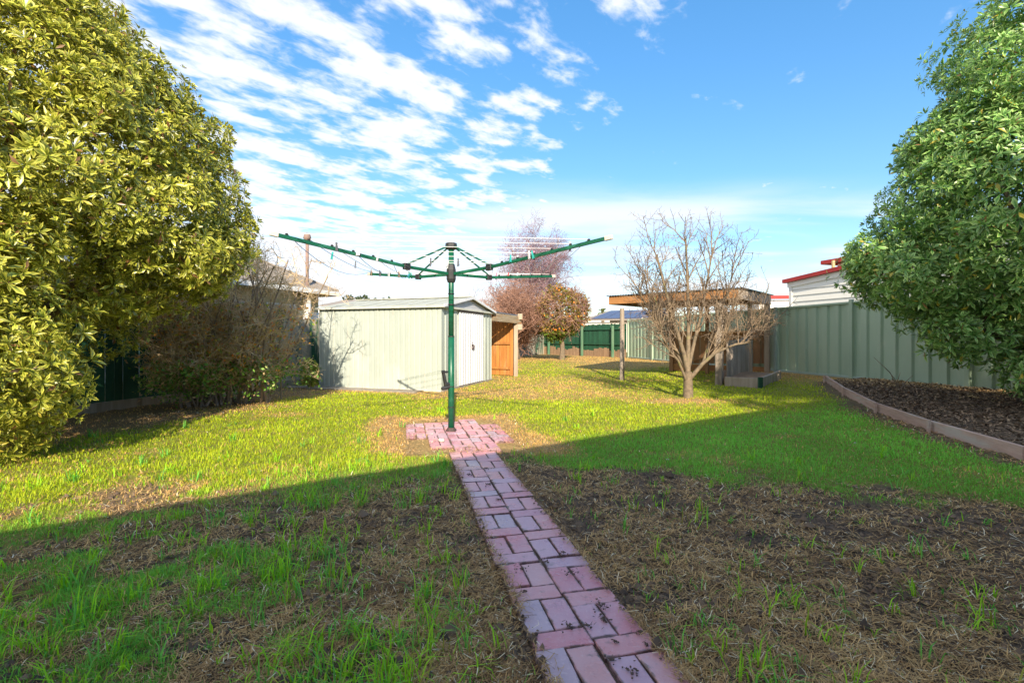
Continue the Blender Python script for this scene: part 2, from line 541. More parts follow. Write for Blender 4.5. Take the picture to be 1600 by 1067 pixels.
def ground_mat():
    m, N, L, B = _mat('ground')
    a = N.new('ShaderNodeAttribute'); a.attribute_name = 'Col'
    sp = N.new('ShaderNodeSeparateColor'); L.new(a.outputs['Color'], sp.inputs[0])
    nf = node_noise(N, L, 45, detail=7, rough=0.7)
    nm = node_noise(N, L, 6, detail=6, rough=0.65)
    ng = node_noise(N, L, 140, detail=3, rough=0.6)
    green = node_mix(N, L, node_range(N, L, nf, 0.35, 0.65), (0.16, 0.20, 0.03), (0.26, 0.24, 0.05))
    dry = node_mix(N, L, node_range(N, L, nf, 0.35, 0.65), (0.46, 0.32, 0.13), (0.32, 0.21, 0.085))
    soil = node_mix(N, L, node_range(N, L, nm, 0.35, 0.65), (0.075, 0.055, 0.043), (0.17, 0.115, 0.075))
    soil = node_mix(N, L, node_range(N, L, ng, 0.52, 0.68, 0, 0.8), soil, (0.30, 0.20, 0.12))
    mulch = node_mix(N, L, node_range(N, L, nf, 0.4, 0.62), (0.10, 0.07, 0.05), (0.24, 0.16, 0.095))
    col = node_mix(N, L, sp.outputs[1], green, dry)
    col = node_mix(N, L, sp.outputs[0], col, soil)
    col = node_mix(N, L, sp.outputs[2], col, mulch)
    L.new(col, B.inputs['Base Color'])
    B.inputs['Roughness'].default_value = 1.0
    B.inputs['Specular IOR Level'].default_value = 0.15
    bp = N.new('ShaderNodeBump'); bp.inputs['Strength'].default_value = 0.9; bp.inputs['Distance'].default_value = 0.02
    L.new(nf, bp.inputs['Height']); L.new(bp.outputs[0], B.inputs['Normal'])
    return m


M['ground'] = ground_mat()

# ------------------------------------------------------------------ layout of the yard
# brick path and pad
PA = math.atan2(0.705, 3.01)                 # the path leans this much left of straight ahead
PD = Vector((-math.sin(PA), math.cos(PA), 0))
PN = Vector((math.cos(PA), math.sin(PA), 0))
P0 = Vector((0.351, 1.609, 0)) - PD * 1.02   # start of the path (behind the lower edge of the picture)
PATH_HALF = 0.235
PAD0, PAD1 = 4.30, 6.22                      # along the path
PADL, PADR = -0.62, 0.54
BED = [Vector(v) for v in ((4.25, 1.0, 0), (4.45, 2.6, 0), (4.78, 4.5, 0), (5.13, 5.95, 0), (5.5, 7.3, 0), (6.05, 8.8, 0), (6.75, 10.4, 0))]
TREE_C = Vector((3.35, 9.2, 0))


def path_uv(x, y):
    dx = np.asarray(x, float) - P0.x; dy = np.asarray(y, float) - P0.y
    return dx * PD.x + dy * PD.y, dx * PN.x + dy * PN.y          # along, across


def path_dist(x, y):
    u, v = path_uv(x, y)
    d1 = np.maximum(np.abs(v) - PATH_HALF, np.maximum(-3 - u, u - PAD0))
    d2 = np.maximum(np.maximum(PADL - v, v - PADR), np.maximum(PAD0 - u, u - PAD1))
    return np.minimum(d1, d2)


def bed_x(y):
    ys = [p.y for p in BED]; xs = [p.x for p in BED]
    return np.interp(y, ys, xs)


def masks(x, y):
    """bare soil, dry grass, mulch: 0..1"""
    x = np.asarray(x, float); y = np.asarray(y, float)
    n1 = fbm(x, y, 0.9, 1.0); n2 = fbm(x, y, 2.6, 2.0); n3 = fbm(x, y, 7.0, 3.0)
    w = (n1 - 0.5) * 1.5 + (n2 - 0.5) * 1.0 + (n3 - 0.5) * 0.6
    u, v = path_uv(x, y)
    pd = path_dist(x, y)
    right = ss(0.0, 0.3, v)
    yb = 4.45 - 0.36 * (x - 0.3)
    soil_r = ss(-0.35, 0.35, (yb - y) + w * 0.8)
    near_path = 1 - ss(0.25, 1.5, -v - PATH_HALF + w * 0.7)
    soil_l = np.clip(near_path * ss(0.2, -0.25, y - 4.0 + w * 0.4) + 0.95 * ss(-0.12, 0.26, w + 0.10) * ss(3.6, 2.6, y + x * 0.2), 0, 1)
    soil = right * soil_r + (1 - right) * soil_l
    # shade of the evergreen and the shrub by the left fence: bare litter
    fx = -6.5 + 0.3 * (y - 7.1)
    under = (1 - ss(1.2, 2.7, x - fx + w * 0.9)) * ss(1.5, 3, y) * (1 - ss(10.5, 11.5, y))
    soil = np.maximum(soil, under * 0.6 * (y < 12))
    soil = np.maximum(soil, (1 - ss(0.0, 0.10, pd + w * 0.05)) * ss(4.6, 4.0, y))
    # dry
    dry = 0.06 + 0.48 * ss(0.0, 0.5, w)
    ring = (1 - ss(0.05, 0.62, pd + w * 0.3)) * ss(4.4, 5.0, y)
    front = ss(-2.8, -0.6, x + w * 0.8) * ss(7.6, 9.2, y + w * 0.8) * (1 - ss(13.5, 15.5, y)) * (1 - ss(1.9, 3.4, x + w))
    along_shed = (1 - ss(0.25, 0.8, np.abs((y - 10.05) + 0.334 * (x + 1.49)) + w * 0.2)) * (x < -1) * (x > -4.8) * 0.9
    far = ss(14.5, 17, y) * (1 - 0.9 * np.exp(-(((x - 1.2) / 1.3) ** 2 + ((y - 17.5) / 2.2) ** 2)))
    tree = np.exp(-(((x - 3.1) / 0.9) ** 2 + ((y - 8.75) / 0.45) ** 2) * 1.2)
    left_edge = 0.8 * ss(0.0, 0.4, w + 0.25) * (1 - ss(3.4, 4.8, y)) * ss(-1.2, -2.4, x)
    fence_r = (1 - ss(0.3, 2.1, fence_x(y) - x + w * 0.4)) * ss(9.4, 10.4, y)
    dry = np.clip(np.maximum.reduce([dry * 0.8, ring * 1.2, front * (0.42 + 0.9 * np.clip(w + 0.25, 0, 1)), along_shed, far * 0.95, tree * 1.15, left_edge, fence_r, under]), 0, 1)
    mulch = ss(-0.03, 0.05, x - bed_x(y)) * (y < 10.2) * (x < fence_x(y) + 0.3)
    strip = (1 - ss(0.05, 0.5, bed_x(y) - x + w * 0.2)) * (y < 10.5) * (x < fence_x(y))
    soil = np.maximum(soil, strip * 0.9)
    mulch = np.maximum(mulch, 0)
    return soil, dry, mulch


def bumps(x, y, soil):
    b = (fbm(x, y, 3.0, 5.0) - 0.5) * 0.035 + (fbm(x, y, 14.0, 6.0, 3) - 0.5) * 0.028 * (0.35 + soil)
    return b


def ground_full(x, y):
    x = np.asarray(x, float); y = np.asarray(y, float)
    soil, dry, mulch = masks(x, y)
    z = ground(x, y) + bumps(x, y, soil) * (1 - ss(9, 14, y)) * (np.abs(x) < 9.5)
    z = z + mulch * 0.06
    pd = path_dist(x, y)
    k = 1 - ss(0.0, 0.12, pd)
    return z * (1 - k) + (-0.012) * k + 0.012 * np.exp(-((pd - 0.08) / 0.06) ** 2) * (1 - k), soil, dry, mulch


def build_ground():
    xs = np.concatenate([-np.geomspace(9.6, 900, 26)[::-1], np.arange(-9.4, 9.41, 0.055), np.geomspace(9.6, 900, 26)])
    ys = np.concatenate([-np.geomspace(0.6, 900, 24)[::-1], np.arange(-0.4, 9.5, 0.055), np.arange(9.6, 28, 0.25), np.geomspace(28.5, 1400, 26)])
    X, Y = np.meshgrid(xs, ys)
    z, so, dr, mu = ground_full(X.ravel(), Y.ravel())
    V = np.stack([X.ravel(), Y.ravel(), z], 1)
    nx, ny = len(xs), len(ys)
    i = np.arange(nx * ny).reshape(ny, nx)
    F = np.stack([i[:-1, :-1].ravel(), i[:-1, 1:].ravel(), i[1:, 1:].ravel(), i[1:, :-1].ravel()], 1)
    col = np.stack([so, dr, mu], 1)
    o = np_obj('ground', V, F, M['ground'], col=col, smooth=True)
    return tag(o, 'lawn and bare soil of the back yard, half in shade', 'ground', kind='structure')


build_ground()


# ------------------------------------------------------------------ pavers
def brick_mesh(l, w, t, seed, cracked=False):
    r = random.Random(seed)
    ch = 0.004
    hx, hy = l / 2, w / 2
    j = lambda: r.uniform(-0.0025, 0.0025)
    bot = [(-hx, -hy, -t), (hx, -hy, -t), (hx, hy, -t), (-hx, hy, -t)]
    out = [(-hx + j(), -hy + j(), -ch), (hx + j(), -hy + j(), -ch), (hx + j(), hy + j(), -ch), (-hx + j(), hy + j(), -ch)]
    inn = [(-hx + ch + j(), -hy + ch + j(), 0), (hx - ch + j(), -hy + ch + j(), 0), (hx - ch + j(), hy - ch + j(), 0), (-hx + ch + j(), hy - ch + j(), 0)]
    me = bpy.data.meshes.new('brick')
    F = [(8, 9, 10, 11)]
    for a in range(4):
        b = (a + 1) % 4
        F += [(a, b, 4 + b, 4 + a), (4 + a, 4 + b, 8 + b, 8 + a)]
    me.from_pydata(bot + out + inn, [], F); me.materials.append(M['paver']); me.update()
    return me


def build_path():
    path = empty('brick_path', tuple(P0), kind='structure')
    tag(path, 'red brick path and pad leading to the clothes hoist', 'path')
    meshes = [brick_mesh(0.223, 0.108, 0.06, s) for s in range(6)]
    half = brick_mesh(0.111, 0.111, 0.06, 91)
    r = random.Random(5)

    def put(u, v, across, me=None):
        p = P0 + PD * u + PN * v
        p.z = 0.014 + r.uniform(-0.004, 0.004) + 0.006 * math.sin(u * 2.3 + v * 3)
        ang = PA + (0 if across else math.pi / 2) + r.uniform(-0.018, 0.018)
        place('brick', me or r.choice(meshes), p, path, rot=(r.uniform(-0.02, 0.02), r.uniform(-0.015, 0.015), ang + (math.pi if r.random() < .5 else 0)))

    def column(v, u0, u1, phase):
        u = u0; k = phase
        while u < u1 - 0.05:
            jv = r.uniform(-0.006, 0.006)
            if k % 2 == 0:
                if u + 0.23 > u1 + 0.03: break
                put(u + 0.115, v - 0.0575 + jv, False); put(u + 0.115, v + 0.0575 + jv, False); u += 0.231
            else:
                put(u + 0.0575, v + jv, True); u += 0.1155
            k += 1
    column(-0.1165, -0.06, PAD0, 0)
    column(0.1165, -0.26, PAD0, 1)
    for i, v in enumerate((-0.506, -0.273, -0.04, 0.193, 0.426)):
        column(v, PAD0 + (0.82, 0.26, 0.0, 0.02, 0.42)[i], PAD1 - (0.16, 0.0, 0.03, 0.0, 0.27)[i], i % 2)
    # soil packed between the bricks
    mb = MB()
    a, b = P0 - PD * 0.5, P0 + PD * PAD0
    z = -0.003
    def strip(v0, v1, u0, u1):
        q = [P0 + PD * u0 + PN * v0, P0 + PD * u0 + PN * v1, P0 + PD * u1 + PN * v1, P0 + PD * u1 + PN * v0]
        mb.poly([Vector((p.x, p.y, z)) for p in q], (0, 0, -0.05))
    strip(-0.225, 0.225, -0.5, PAD0)
    strip(PADL + 0.26, PADR - 0.26, PAD0 + 0.28, PAD1 - 0.15)
    mb.build('joint_soil', M['soil_clod'], path)
    return path


build_path()

# clods of dead moss lying on the path
def clod(px, py, s, seed):
    r = random.Random(seed)
    p = P(px, py)
    V, F = [], []
    mb = MB()
    for i in range(int(9 * s)):
        a = r.uniform(0, 6.28); d = r.gauss(0, 0.016) * s
        c = Vector((p.x + math.cos(a) * d, p.y + math.sin(a) * d, 0.02 + r.uniform(0, 0.006)))
        dirv = Vector((r.uniform(-1, 1), r.uniform(-1, 1), r.uniform(0.0, 0.5))).normalized()
        l = r.uniform(0.008, 0.02)
        mb.tube([c - dirv * l * 0.4, c + dirv * l * 0.6], [0.0013, 0.0007], 3, False)
    for i in range(int(11 * s)):
        a = r.uniform(0, 6.28); d = abs(r.gauss(0, 0.017)) * s
        mb.sphere((p.x + math.cos(a) * d, p.y + math.sin(a) * d, 0.022), (r.uniform(.002, .007), r.uniform(.002, .006), r.uniform(.002, .004)), 5, 3)
    o = mb.build('soil_clod', M['soil_clod'], origin=(p.x, p.y, 0.018))
    return tag(o, 'small dark clod of dead moss lying on the brick path', 'clod', 'clods on the brick path')


for i, (x, y, s) in enumerate(((893, 900, 1.7), (853, 884, 1.0), (815, 895, 1.3), (880, 868, .9), (937, 952, 1.8), (944, 975, 1.5), (889, 985, 1.4), (915, 985, 1.2), (820, 932, .9), (985, 1057, 1.2), (764, 760, 1.6), (778, 785, .9), (955, 1040, .9), (1010, 1016, .7), (998, 996, .7), (1040, 1035, .8), (960, 1010, .5), (733, 745, 1.2), (760, 735, 1.1))):
    clod(x, y, s, i)


# ------------------------------------------------------------------ grass, straw, mulch
def blades(x, y, z, h, w, lean, az, col, tipcol=None):
    """bent blades of two quads+tip as triangles; arrays"""
    n = len(x)
    wx = np.cos(az + np.pi / 2) * w / 2; wy = np.sin(az + np.pi / 2) * w / 2
    lx = np.cos(az) * lean * h; ly = np.sin(az) * lean * h
    base = np.stack([x, y, z], 1)
    wv = np.stack([wx, wy, np.zeros(n)], 1)
    mid = base + np.stack([lx * 0.35, ly * 0.35, h * 0.6], 1)
    tip = base + np.stack([lx, ly, h * np.sqrt(np.clip(1 - 0.45 * lean ** 2, 0.15, 1))], 1)
    V = np.stack([base - wv, base + wv, mid - wv * 0.75, mid + wv * 0.75, tip], 1).reshape(-1, 3)
    k = np.arange(n)[:, None] * 5
    F = np.concatenate([k + [0, 1, 3], k + [0, 3, 2], k + [2, 3, 4]], 1).reshape(-1, 3)
    C = np.repeat(col, 5, axis=0)
    return V, F, C


def sector_samples(n, r0, r1, rng, half=62):
    a = np.radians(rng.uniform(-half, half, n)); rr = np.exp(rng.uniform(np.log(r0), np.log(r1), n))
    return rr * np.sin(a), rr * np.cos(a) , rr


def lawn():
    rng = np.random.default_rng(21)
    x, y, r = sector_samples(620000, 1.25, 24, rng)
    soil, dry, mulch = masks(x, y)
    pd = path_dist(x, y)
    sa, sb_ = (x + 1.49) * -0.948 + (y - 10.2) * 0.317, (x + 1.49) * 0.317 + (y - 10.2) * 0.948
    shed = (sa > -0.05) & (sa < 3.2) & (sb_ > -0.05) & (sb_ < 3.0)
    fence_l = x > np.interp(y, [2, 7.1, 11.7, 27], [-8, -6.5, -5.2, 1.8])
    keep = (pd > 0.02) & (mulch < 0.5) & (~shed) & (x < fence_x(y) - 0.1) & fence_l
    prob = (1 - 0.985 * np.clip(soil * 1.15, 0, 1)) * (1 - 0.55 * np.clip(dry - 0.3, 0, 1))
    keep &= rng.random(len(x)) < prob
    x, y, r, soil, dry = x[keep], y[keep], r[keep], soil[keep], dry[keep]
    n = len(x)
    z = ground_full(x, y)[0] - 0.003
    lush = fbm(x, y, 1.3, 9.0)
    h = rng.uniform(0.018, 0.045, n) * (0.65 + 0.9 * lush) * (1 - 0.35 * dry)
    w = np.maximum(0.0028, 0.00105 * r) * rng.uniform(0.7, 1.3, n)
    col = np.empty((n, 3))
    t = rng.random(n)[:, None]; q = np.clip(lush * 1.6 - 0.3, 0, 1)[:, None]
    ga = np.array([0.29, 0.45, 0.02]); gb = np.array([0.57, 0.60, 0.015]); gc = np.array([0.22, 0.64, 0.07])
    # shade painted into the blades: bluer green inside the house's shadow edge
    shade_tint = (ss(0.4, -0.6, (y - 4.7) - 0.62 * (x + 0.4)))[:, None]
    green = (ga * (1 - t) + gb * t) * (1 - shade_tint) + (gc * (1 - 0.5 * t) + ga * 0.5 * t) * shade_tint
    green = green * (0.8 + 0.4 * q)
    straw = np.array([0.80, 0.50, 0.16]) * (0.7 + 0.5 * rng.random(n)[:, None])
    isdry = (rng.random(n) < np.clip(dry * 1.25 - 0.12, 0.03, 0.94))[:, None]
    col = np.where(isdry, straw, green) * rng.uniform(0.88, 1.12, n)[:, None]
    V, F, C = blades(x, y, z, h, w, rng.uniform(0.2, 1.3, n), rng.uniform(0, 6.283, n), col)
    o = np_obj('lawn_grass', V, F, M['grass'], col=C)
    tag(o, 'short patchy lawn grass growing over the yard', 'grass', kind='stuff')


def straw():
    rng = np.random.default_rng(22)
    x, y, r = sector_samples(330000, 1.25, 9.5, rng)
    soil, dry, mulch = masks(x, y)
    pd = path_dist(x, y)
    dens = fbm(x, y, 3.2, 12.0)
    dark = ss(1.6, 3.4, x) * ss(3.2, 2.2, y)                                    # barer corner
    pu, pv = path_uv(x, y)
    onpad = (pu > PAD0 - .1) & (pd < 0) & (rng.random(len(x)) < np.exp(pd / 0.10) * 0.9)
    keep = ((pd > -0.02 - 0.05 * rng.random(len(x)) ** 3) | onpad) & (mulch < 0.5) & (rng.random(len(x)) < np.clip(np.maximum(np.maximum(soil, 0.35 * dry), onpad * 1.0), 0, 1) * ss(0.30, 0.62, dens + 0.12) * (1 - 0.6 * dark)) & (x > -5.4)
    x, y, r = x[keep], y[keep], r[keep]
    n = len(x)
    z = np.maximum(ground_full(x, y)[0], np.where(path_dist(x, y) < 0, 0.022, -1)) + rng.uniform(0.001, 0.011, n)
    l = rng.uniform(0.015, 0.065, n); w = np.maximum(0.0026, 0.0011 * r) * rng.uniform(0.7, 1.3, n)
    az = rng.uniform(0, 6.283, n); el = rng.normal(0.05, 0.28, n)
    d = np.stack([np.cos(az) * np.cos(el), np.sin(az) * np.cos(el), np.sin(el)], 1) * l[:, None] / 2
    s = np.stack([-np.sin(az), np.cos(az), np.zeros(n)], 1) * w[:, None] / 2
    bend = np.stack([-np.sin(az), np.cos(az), np.zeros(n)], 1) * (rng.normal(0, 0.12, n) * l)[:, None]
    c = np.stack([x, y, z], 1)
    c[:, 2] += np.abs(d[:, 2])
    V = np.stack([c - d - s, c - d + s, c + bend + s, c + bend - s, c + d], 1).reshape(-1, 3)
    k = np.arange(n)[:, None] * 5
    F = np.concatenate([k + [0, 1, 2], k + [0, 2, 3], k + [3, 2, 4]], 1).reshape(-1, 3)
    t = rng.random(n)[:, None]
    a = np.array([0.78, 0.50, 0.21]); b = np.array([0.20, 0.105, 0.05]); hi = np.array([0.88, 0.76, 0.52])
    patch = np.clip(fbm(x, y, 5.0, 18.0) * 1.8 - 0.4, 0, 1)[:, None]
    t = np.clip(t * 0.75 + patch * 0.45 - 0.1, 0, 1)
    col = a * (1 - t) + b * t
    col = np.where((rng.random(n) < 0.06)[:, None], hi, col)
    o = np_obj('dead_grass', V, F, M['straw'], col=np.repeat(col, 5, axis=0))
    tag(o, 'dead brown grass stalks strewn over bare soil', 'dead grass', kind='stuff')


def tufts():
    """separate stronger tufts coming up through the bare soil"""
    rng = np.random.default_rng(23)
    X, Y, H, W, LE, AZ, CC = [], [], [], [], [], [], []
    n = 5200
    tx, ty, tr = sector_samples(n, 1.3, 7.5, rng)
    soil, dry, mulch = masks(tx, ty)
    pd = path_dist(tx, ty)
    cl = fbm(tx, ty, 1.5, 15.0)
    for i in range(n):
        if pd[i] < 0.03 or mulch[i] > 0.3: continue
        left = tx[i] < -0.3
        p = (0.22 + 1.5 * max(0, cl[i] - 0.42)) * (1.35 if left else 0.5)
        if soil[i] < 0.4: p *= 0.6
        if ty[i] > 4.6: p *= 0.35
        if rng.random() > p: continue
        big = rng.random() ** 2
        k = int(rng.integers(2, 6) + big * 9 * (1.3 if left else 0.8))
        hue = rng.random()
        for j in range(k):
            X.append(tx[i] + rng.normal(0, 0.006 + 0.022 * big)); Y.append(ty[i] + rng.normal(0, 0.006 + 0.022 * big))
            H.append(rng.uniform(0.045, 0.105) * (0.7 + 0.8 * big)); W.append(rng.uniform(0.0042, 0.0075))
            LE.append(rng.uniform(0.15, 1.35)); AZ.append(rng.uniform(0, 6.283))
            b = np.array([0.34, 0.68, 0.02]) if hue < 0.6 else np.array([0.18, 0.52, 0.07])
            if rng.random() < 0.09: b = np.array([0.36, 0.34, 0.05])
            CC.append(b * rng.uniform(0.75, 1.3))
    x, y = np.array(X), np.array(Y)
    z = ground_full(x, y)[0] - 0.002
    w = np.maximum(np.array(W), 0.0013 * np.hypot(x, y))
    V, F, C = blades(x, y, z, np.array(H), w, np.array(LE), np.array(AZ), np.array(CC))
    o = np_obj('grass_tufts', V, F, M['grass'], col=C)
    tag(o, 'bright green young grass tufts sprouting from bare soil', 'grass', kind='stuff')


def mulch_chips():
    rng = np.random.default_rng(24)
    n = 26000
    y = rng.uniform(1.5, 10.3, n); bx = bed_x(y); x = bx + 0.03 + rng.random(n) * (fence_x(y) - bx - 0.1)
    z = ground_full(x, y)[0] + rng.uniform(0.0, 0.018, n)
    l = rng.uniform(0.02, 0.075, n); w = rng.uniform(0.008, 0.022, n)
    az = rng.uniform(0, 6.283, n); el = rng.normal(0, 0.35, n)
    d = np.stack([np.cos(az) * np.cos(el), np.sin(az) * np.cos(el), np.sin(el)], 1) * l[:, None] / 2
    s = np.stack([-np.sin(az), np.cos(az), rng.normal(0, 0.4, n)], 1) * w[:, None] / 2
    c = np.stack([x, y, z], 1)
    V = np.stack([c - d - s, c - d * 0.9 + s, c + d + s * 0.7, c + d * 0.8 - s], 1).reshape(-1, 3)
    k = np.arange(n)[:, None] * 4
    F = np.concatenate([k + [0, 1, 2], k + [0, 2, 3]], 1).reshape(-1, 3)
    t = rng.random(n)[:, None] ** 1.5
    dryf = (1 - ss(0.1, 1.3, fence_x(y) - x + (fbm(x, y, 2, 4) - .5)))[:, None]
    col = np.array([0.09, 0.065, 0.048]) * (1 - t) + np.array([0.46, 0.31, 0.19]) * t
    col = np.where(rng.random(n)[:, None] < dryf * 0.75, np.array([0.62, 0.42, 0.2]) * (0.6 + 0.6 * rng.random(n)[:, None]), col)
    o = np_obj('bark_mulch', V, F, M['mulch_chip'], col=np.repeat(col, 4, axis=0))
    tag(o, 'dark bark mulch covering the raised garden bed', 'mulch', kind='stuff')


def crumbs():
    rng = np.random.default_rng(25)
    x, y, r = sector_samples(90000, 1.25, 6.0, rng)
    soil, dry, mulch = masks(x, y)
    pd = path_dist(x, y)
    dens = fbm(x, y, 3.2, 12.0)
    keep = (pd > -0.05 * rng.random(len(x)) ** 2) & (mulch < .3) & (rng.random(len(x)) < soil * (0.25 + 0.9 * ss(0.52, 0.36, dens)))
    x, y, r = x[keep], y[keep], r[keep]; n = len(x)
    sz = rng.gamma(2.0, 0.0028, n) + 0.002
    z = np.maximum(ground_full(x, y)[0], np.where(path_dist(x, y) < 0, 0.017, -1)) + sz * 0.3
    q = np.array([[1, 0, 0], [0, 1, 0], [-1, 0, 0], [0, -1, 0], [0, 0, 1.0]])
    a = rng.uniform(0, 6.283, n); ca, sa = np.cos(a), np.sin(a)
    jit = rng.uniform(0.6, 1.35, (n, 5, 1))
    Q = q[None] * jit * sz[:, None, None]
    V = np.stack([Q[..., 0] * ca[:, None] - Q[..., 1] * sa[:, None] + x[:, None], Q[..., 0] * sa[:, None] + Q[..., 1] * ca[:, None] + y[:, None], Q[..., 2] + z[:, None] - 0.001], 2).reshape(-1, 3)
    k = np.arange(n)[:, None] * 5
    F = np.concatenate([k + [0, 1, 4], k + [1, 2, 4], k + [2, 3, 4], k + [3, 0, 4]], 1).reshape(-1, 3)
    t = rng.random(n)[:, None]
    col = np.array([0.07, 0.05, 0.038]) * (1 - t) + np.array([0.24, 0.16, 0.10]) * t
    o = np_obj('soil_crumbs', V, F, M['mulch_chip'], col=np.repeat(col, 5, axis=0))
    tag(o, 'dark crumbs of bare soil between the dead grass', 'soil', kind='stuff')


lawn(); straw(); tufts(); mulch_chips(); crumbs()


# ------------------------------------------------------------------ house behind the photographer (casts the wide shade)
def home_house():
    d = Vector((0.98, 0.2, 0)).normalized(); n = Vector((0.2, -0.98, 0)).normalized()
    o = Vector((0, -1.25, 0))
    t = empty('house', o, 'low gabled house at the path end, whitened to bounce light, its shade over the lawn', 'house')
    hz = lambda p: 3.17 + 0.243 * p
    pl, pr, pk = -5.2, 18.5, 6.6
    top = lambda p: hz(p) if p <= pk else hz(pk) - 0.243 * (p - pk)
    A = lambda p, z: o + d * p + Vector((0, 0, z))
    MB().poly([A(pl, -0.1), A(pr, -0.1), A(pr, top(pr) - .05), A(pk, top(pk) - .05), A(pl, top(pl) - .05)], n * 9).build('wall', M['house_bounce_white'], t)
    rf = MB()
    for a, b in ((pl - 0.3, pk), (pk, pr + 0.3)):
        rf.poly([A(a, top(a) - .04) - n * 0.06, A(b, top(b) - .04) - n * 0.06, A(b, top(b)) - n * 0.06, A(a, top(a)) - n * 0.06], n * 9.4)
    rf.build('roof', M['roof_tan'], t)


home_house()

# ------------------------------------------------------------------ steel fence on the right
def rib_sheet(mb, p0, p1, z0, z1, nribs, depth, nrm, pan=0.55, thick=0.0):
    """one pressed steel sheet with trapezoid ribs between two points"""
    p0, p1 = Vector(p0), Vector(p1); L = (p1 - p0); nrm = Vector(nrm)
    prof = []
    for i in range(nribs):
        for f, q in ((0.0, 0), (pan, 0), (pan + 0.09, 1), (0.91, 1)):
            prof.append(((i + f) / nribs, q))
    prof.append((1.0, 0))
    for (a, qa), (b, qb) in zip(prof[:-1], prof[1:]):
        A = p0 + L * a + nrm * depth * qa; B = p0 + L * b + nrm * depth * qb
        n = len(mb.v)
        za = z0 if not callable(z0) else z0(a); zb = z0 if not callable(z0) else z0(b)
        ta = z1 if not callable(z1) else z1(a); tb = z1 if not callable(z1) else z1(b)
        mb.v += [Vector((A.x, A.y, za)), Vector((B.x, B.y, zb)), Vector((B.x, B.y, tb)), Vector((A.x, A.y, ta))]
        mb.f.append([n, n + 1, n + 2, n + 3])
    return mb


def steel_fence():
    t = empty('steel_fence', (fence_x(8.46), 8.46, g(fence_x(8.46), 8.46)), 'sage green ribbed steel sheet fence along the garden bed', 'fence')
    ys = [1.70 + 2.255 * k for k in range(10)]
    nrm = Vector((-0.98, -0.195, 0)); d = Vector((-0.195, 0.98, 0))
    H = 1.72
    for k, y in enumerate(ys):
        x = fence_x(y); z = g(x, y)
        h = H + (0.03 if y < 12 else 0.0)
        m = MB(); w = 0.045
        c = Vector((x, y, z - 0.15)) + nrm * 0.012
        m.para(c - d * w - nrm * 0.02, d * w * 2, nrm * 0.055, (0, 0, h + 0.17))
        m.build('post', M['colorbond_rail'] if 12 < y < 14 else M['colorbond'], t, bevel=0.006)
        if k == len(ys) - 1: break
        y2 = ys[k + 1]; x2 = fence_x(y2); z2 = g(x2, y2)
        a = Vector((x, y, 0)) + d * 0.03; b = Vector((x2, y2, 0)) - d * 0.03
        rib_sheet(MB(), a, b, lambda s: z + (z2 - z) * s + 0.05, lambda s: z + (z2 - z) * s + H - 0.03, 7, 0.045, nrm * -1, pan=0.42).build('panel', M['colorbond'], t)
        up = lambda p, zz: Vector((p.x, p.y, zz))
        MB().bar(up(a, z + 0.045) + nrm * 0.004, up(b, z2 + 0.045) + nrm * 0.004, 0.05, 0.05).build('bottom_rail', M['colorbond_rail'], t, bevel=0.006)
        MB().bar(up(a, z + H - 0.02) + nrm * 0.004, up(b, z2 + H - 0.02) + nrm * 0.004, 0.05, 0.05).build('top_rail', M['colorbond'], t, bevel=0.006)


steel_fence()

# ------------------------------------------------------------------ timber fences
def paling_fence(name, pts, label, pal_mat, H, width, rng_seed, rails=None, plinth=None, front=1, jag=0.02, matfun=None):
    r = random.Random(rng_seed)
    pts = [Vector((p[0], p[1], 0)) for p in pts]
    t = empty(name, (pts[0].x, pts[0].y, g(pts[0].x, pts[0].y)), label, 'fence')
    for a, b in zip(pts[:-1], pts[1:]):
        L = (b - a).length; d = (b - a) / L; n = Vector((d.y, -d.x, 0)) * front
        k = int(L / width); wstep = L / k
        for i in range(k):
            p = a + d * wstep * i
            z = g(p.x, p.y)
            q = p + n * r.uniform(-0.006, 0.006)
            m = matfun(p) if matfun else pal_mat
            MB().para(Vector((q.x, q.y, z - 0.05)), d * (wstep * 0.94), n * 0.016, (r.uniform(-.004, .004), r.uniform(-.004, .004), H + 0.05 + r.uniform(-jag, jag))).build('paling', m, t)
        if rails:
            for hz in rails:
                MB().bar(Vector((a.x, a.y, g(a.x, a.y) + hz)) + n * 0.05, Vector((b.x, b.y, g(b.x, b.y) + hz)) + n * 0.05, 0.045, 0.085).build('rail', pal_mat, t)
        if plinth:
            k2 = int(L / 0.17)
            for i in range(k2):
                p = a + d * (L * i / k2); z = g(p.x, p.y)
                q = p + n * (0.02 + r.uniform(0, .012))
                MB().para(Vector((q.x, q.y, z - 0.05)), d * (L / k2 * 0.93), n * 0.02, (0, 0, plinth + 0.05 + r.uniform(-.07, .07) + 0.06 * math.sin(i * 0.55))).build('plinth_board', M['plinth_wood'], t)
    return t


BL = (1.8, 27.0); BR = (fence_x(21.95) - 0.1, 21.95)
LF = [(-8.6, 0.6), (-6.55, 7.1), (-5.15, 11.9)]


def left_mat(p):
    return M['fence_green'] if p.y < 8.9 else M['fence_peel']


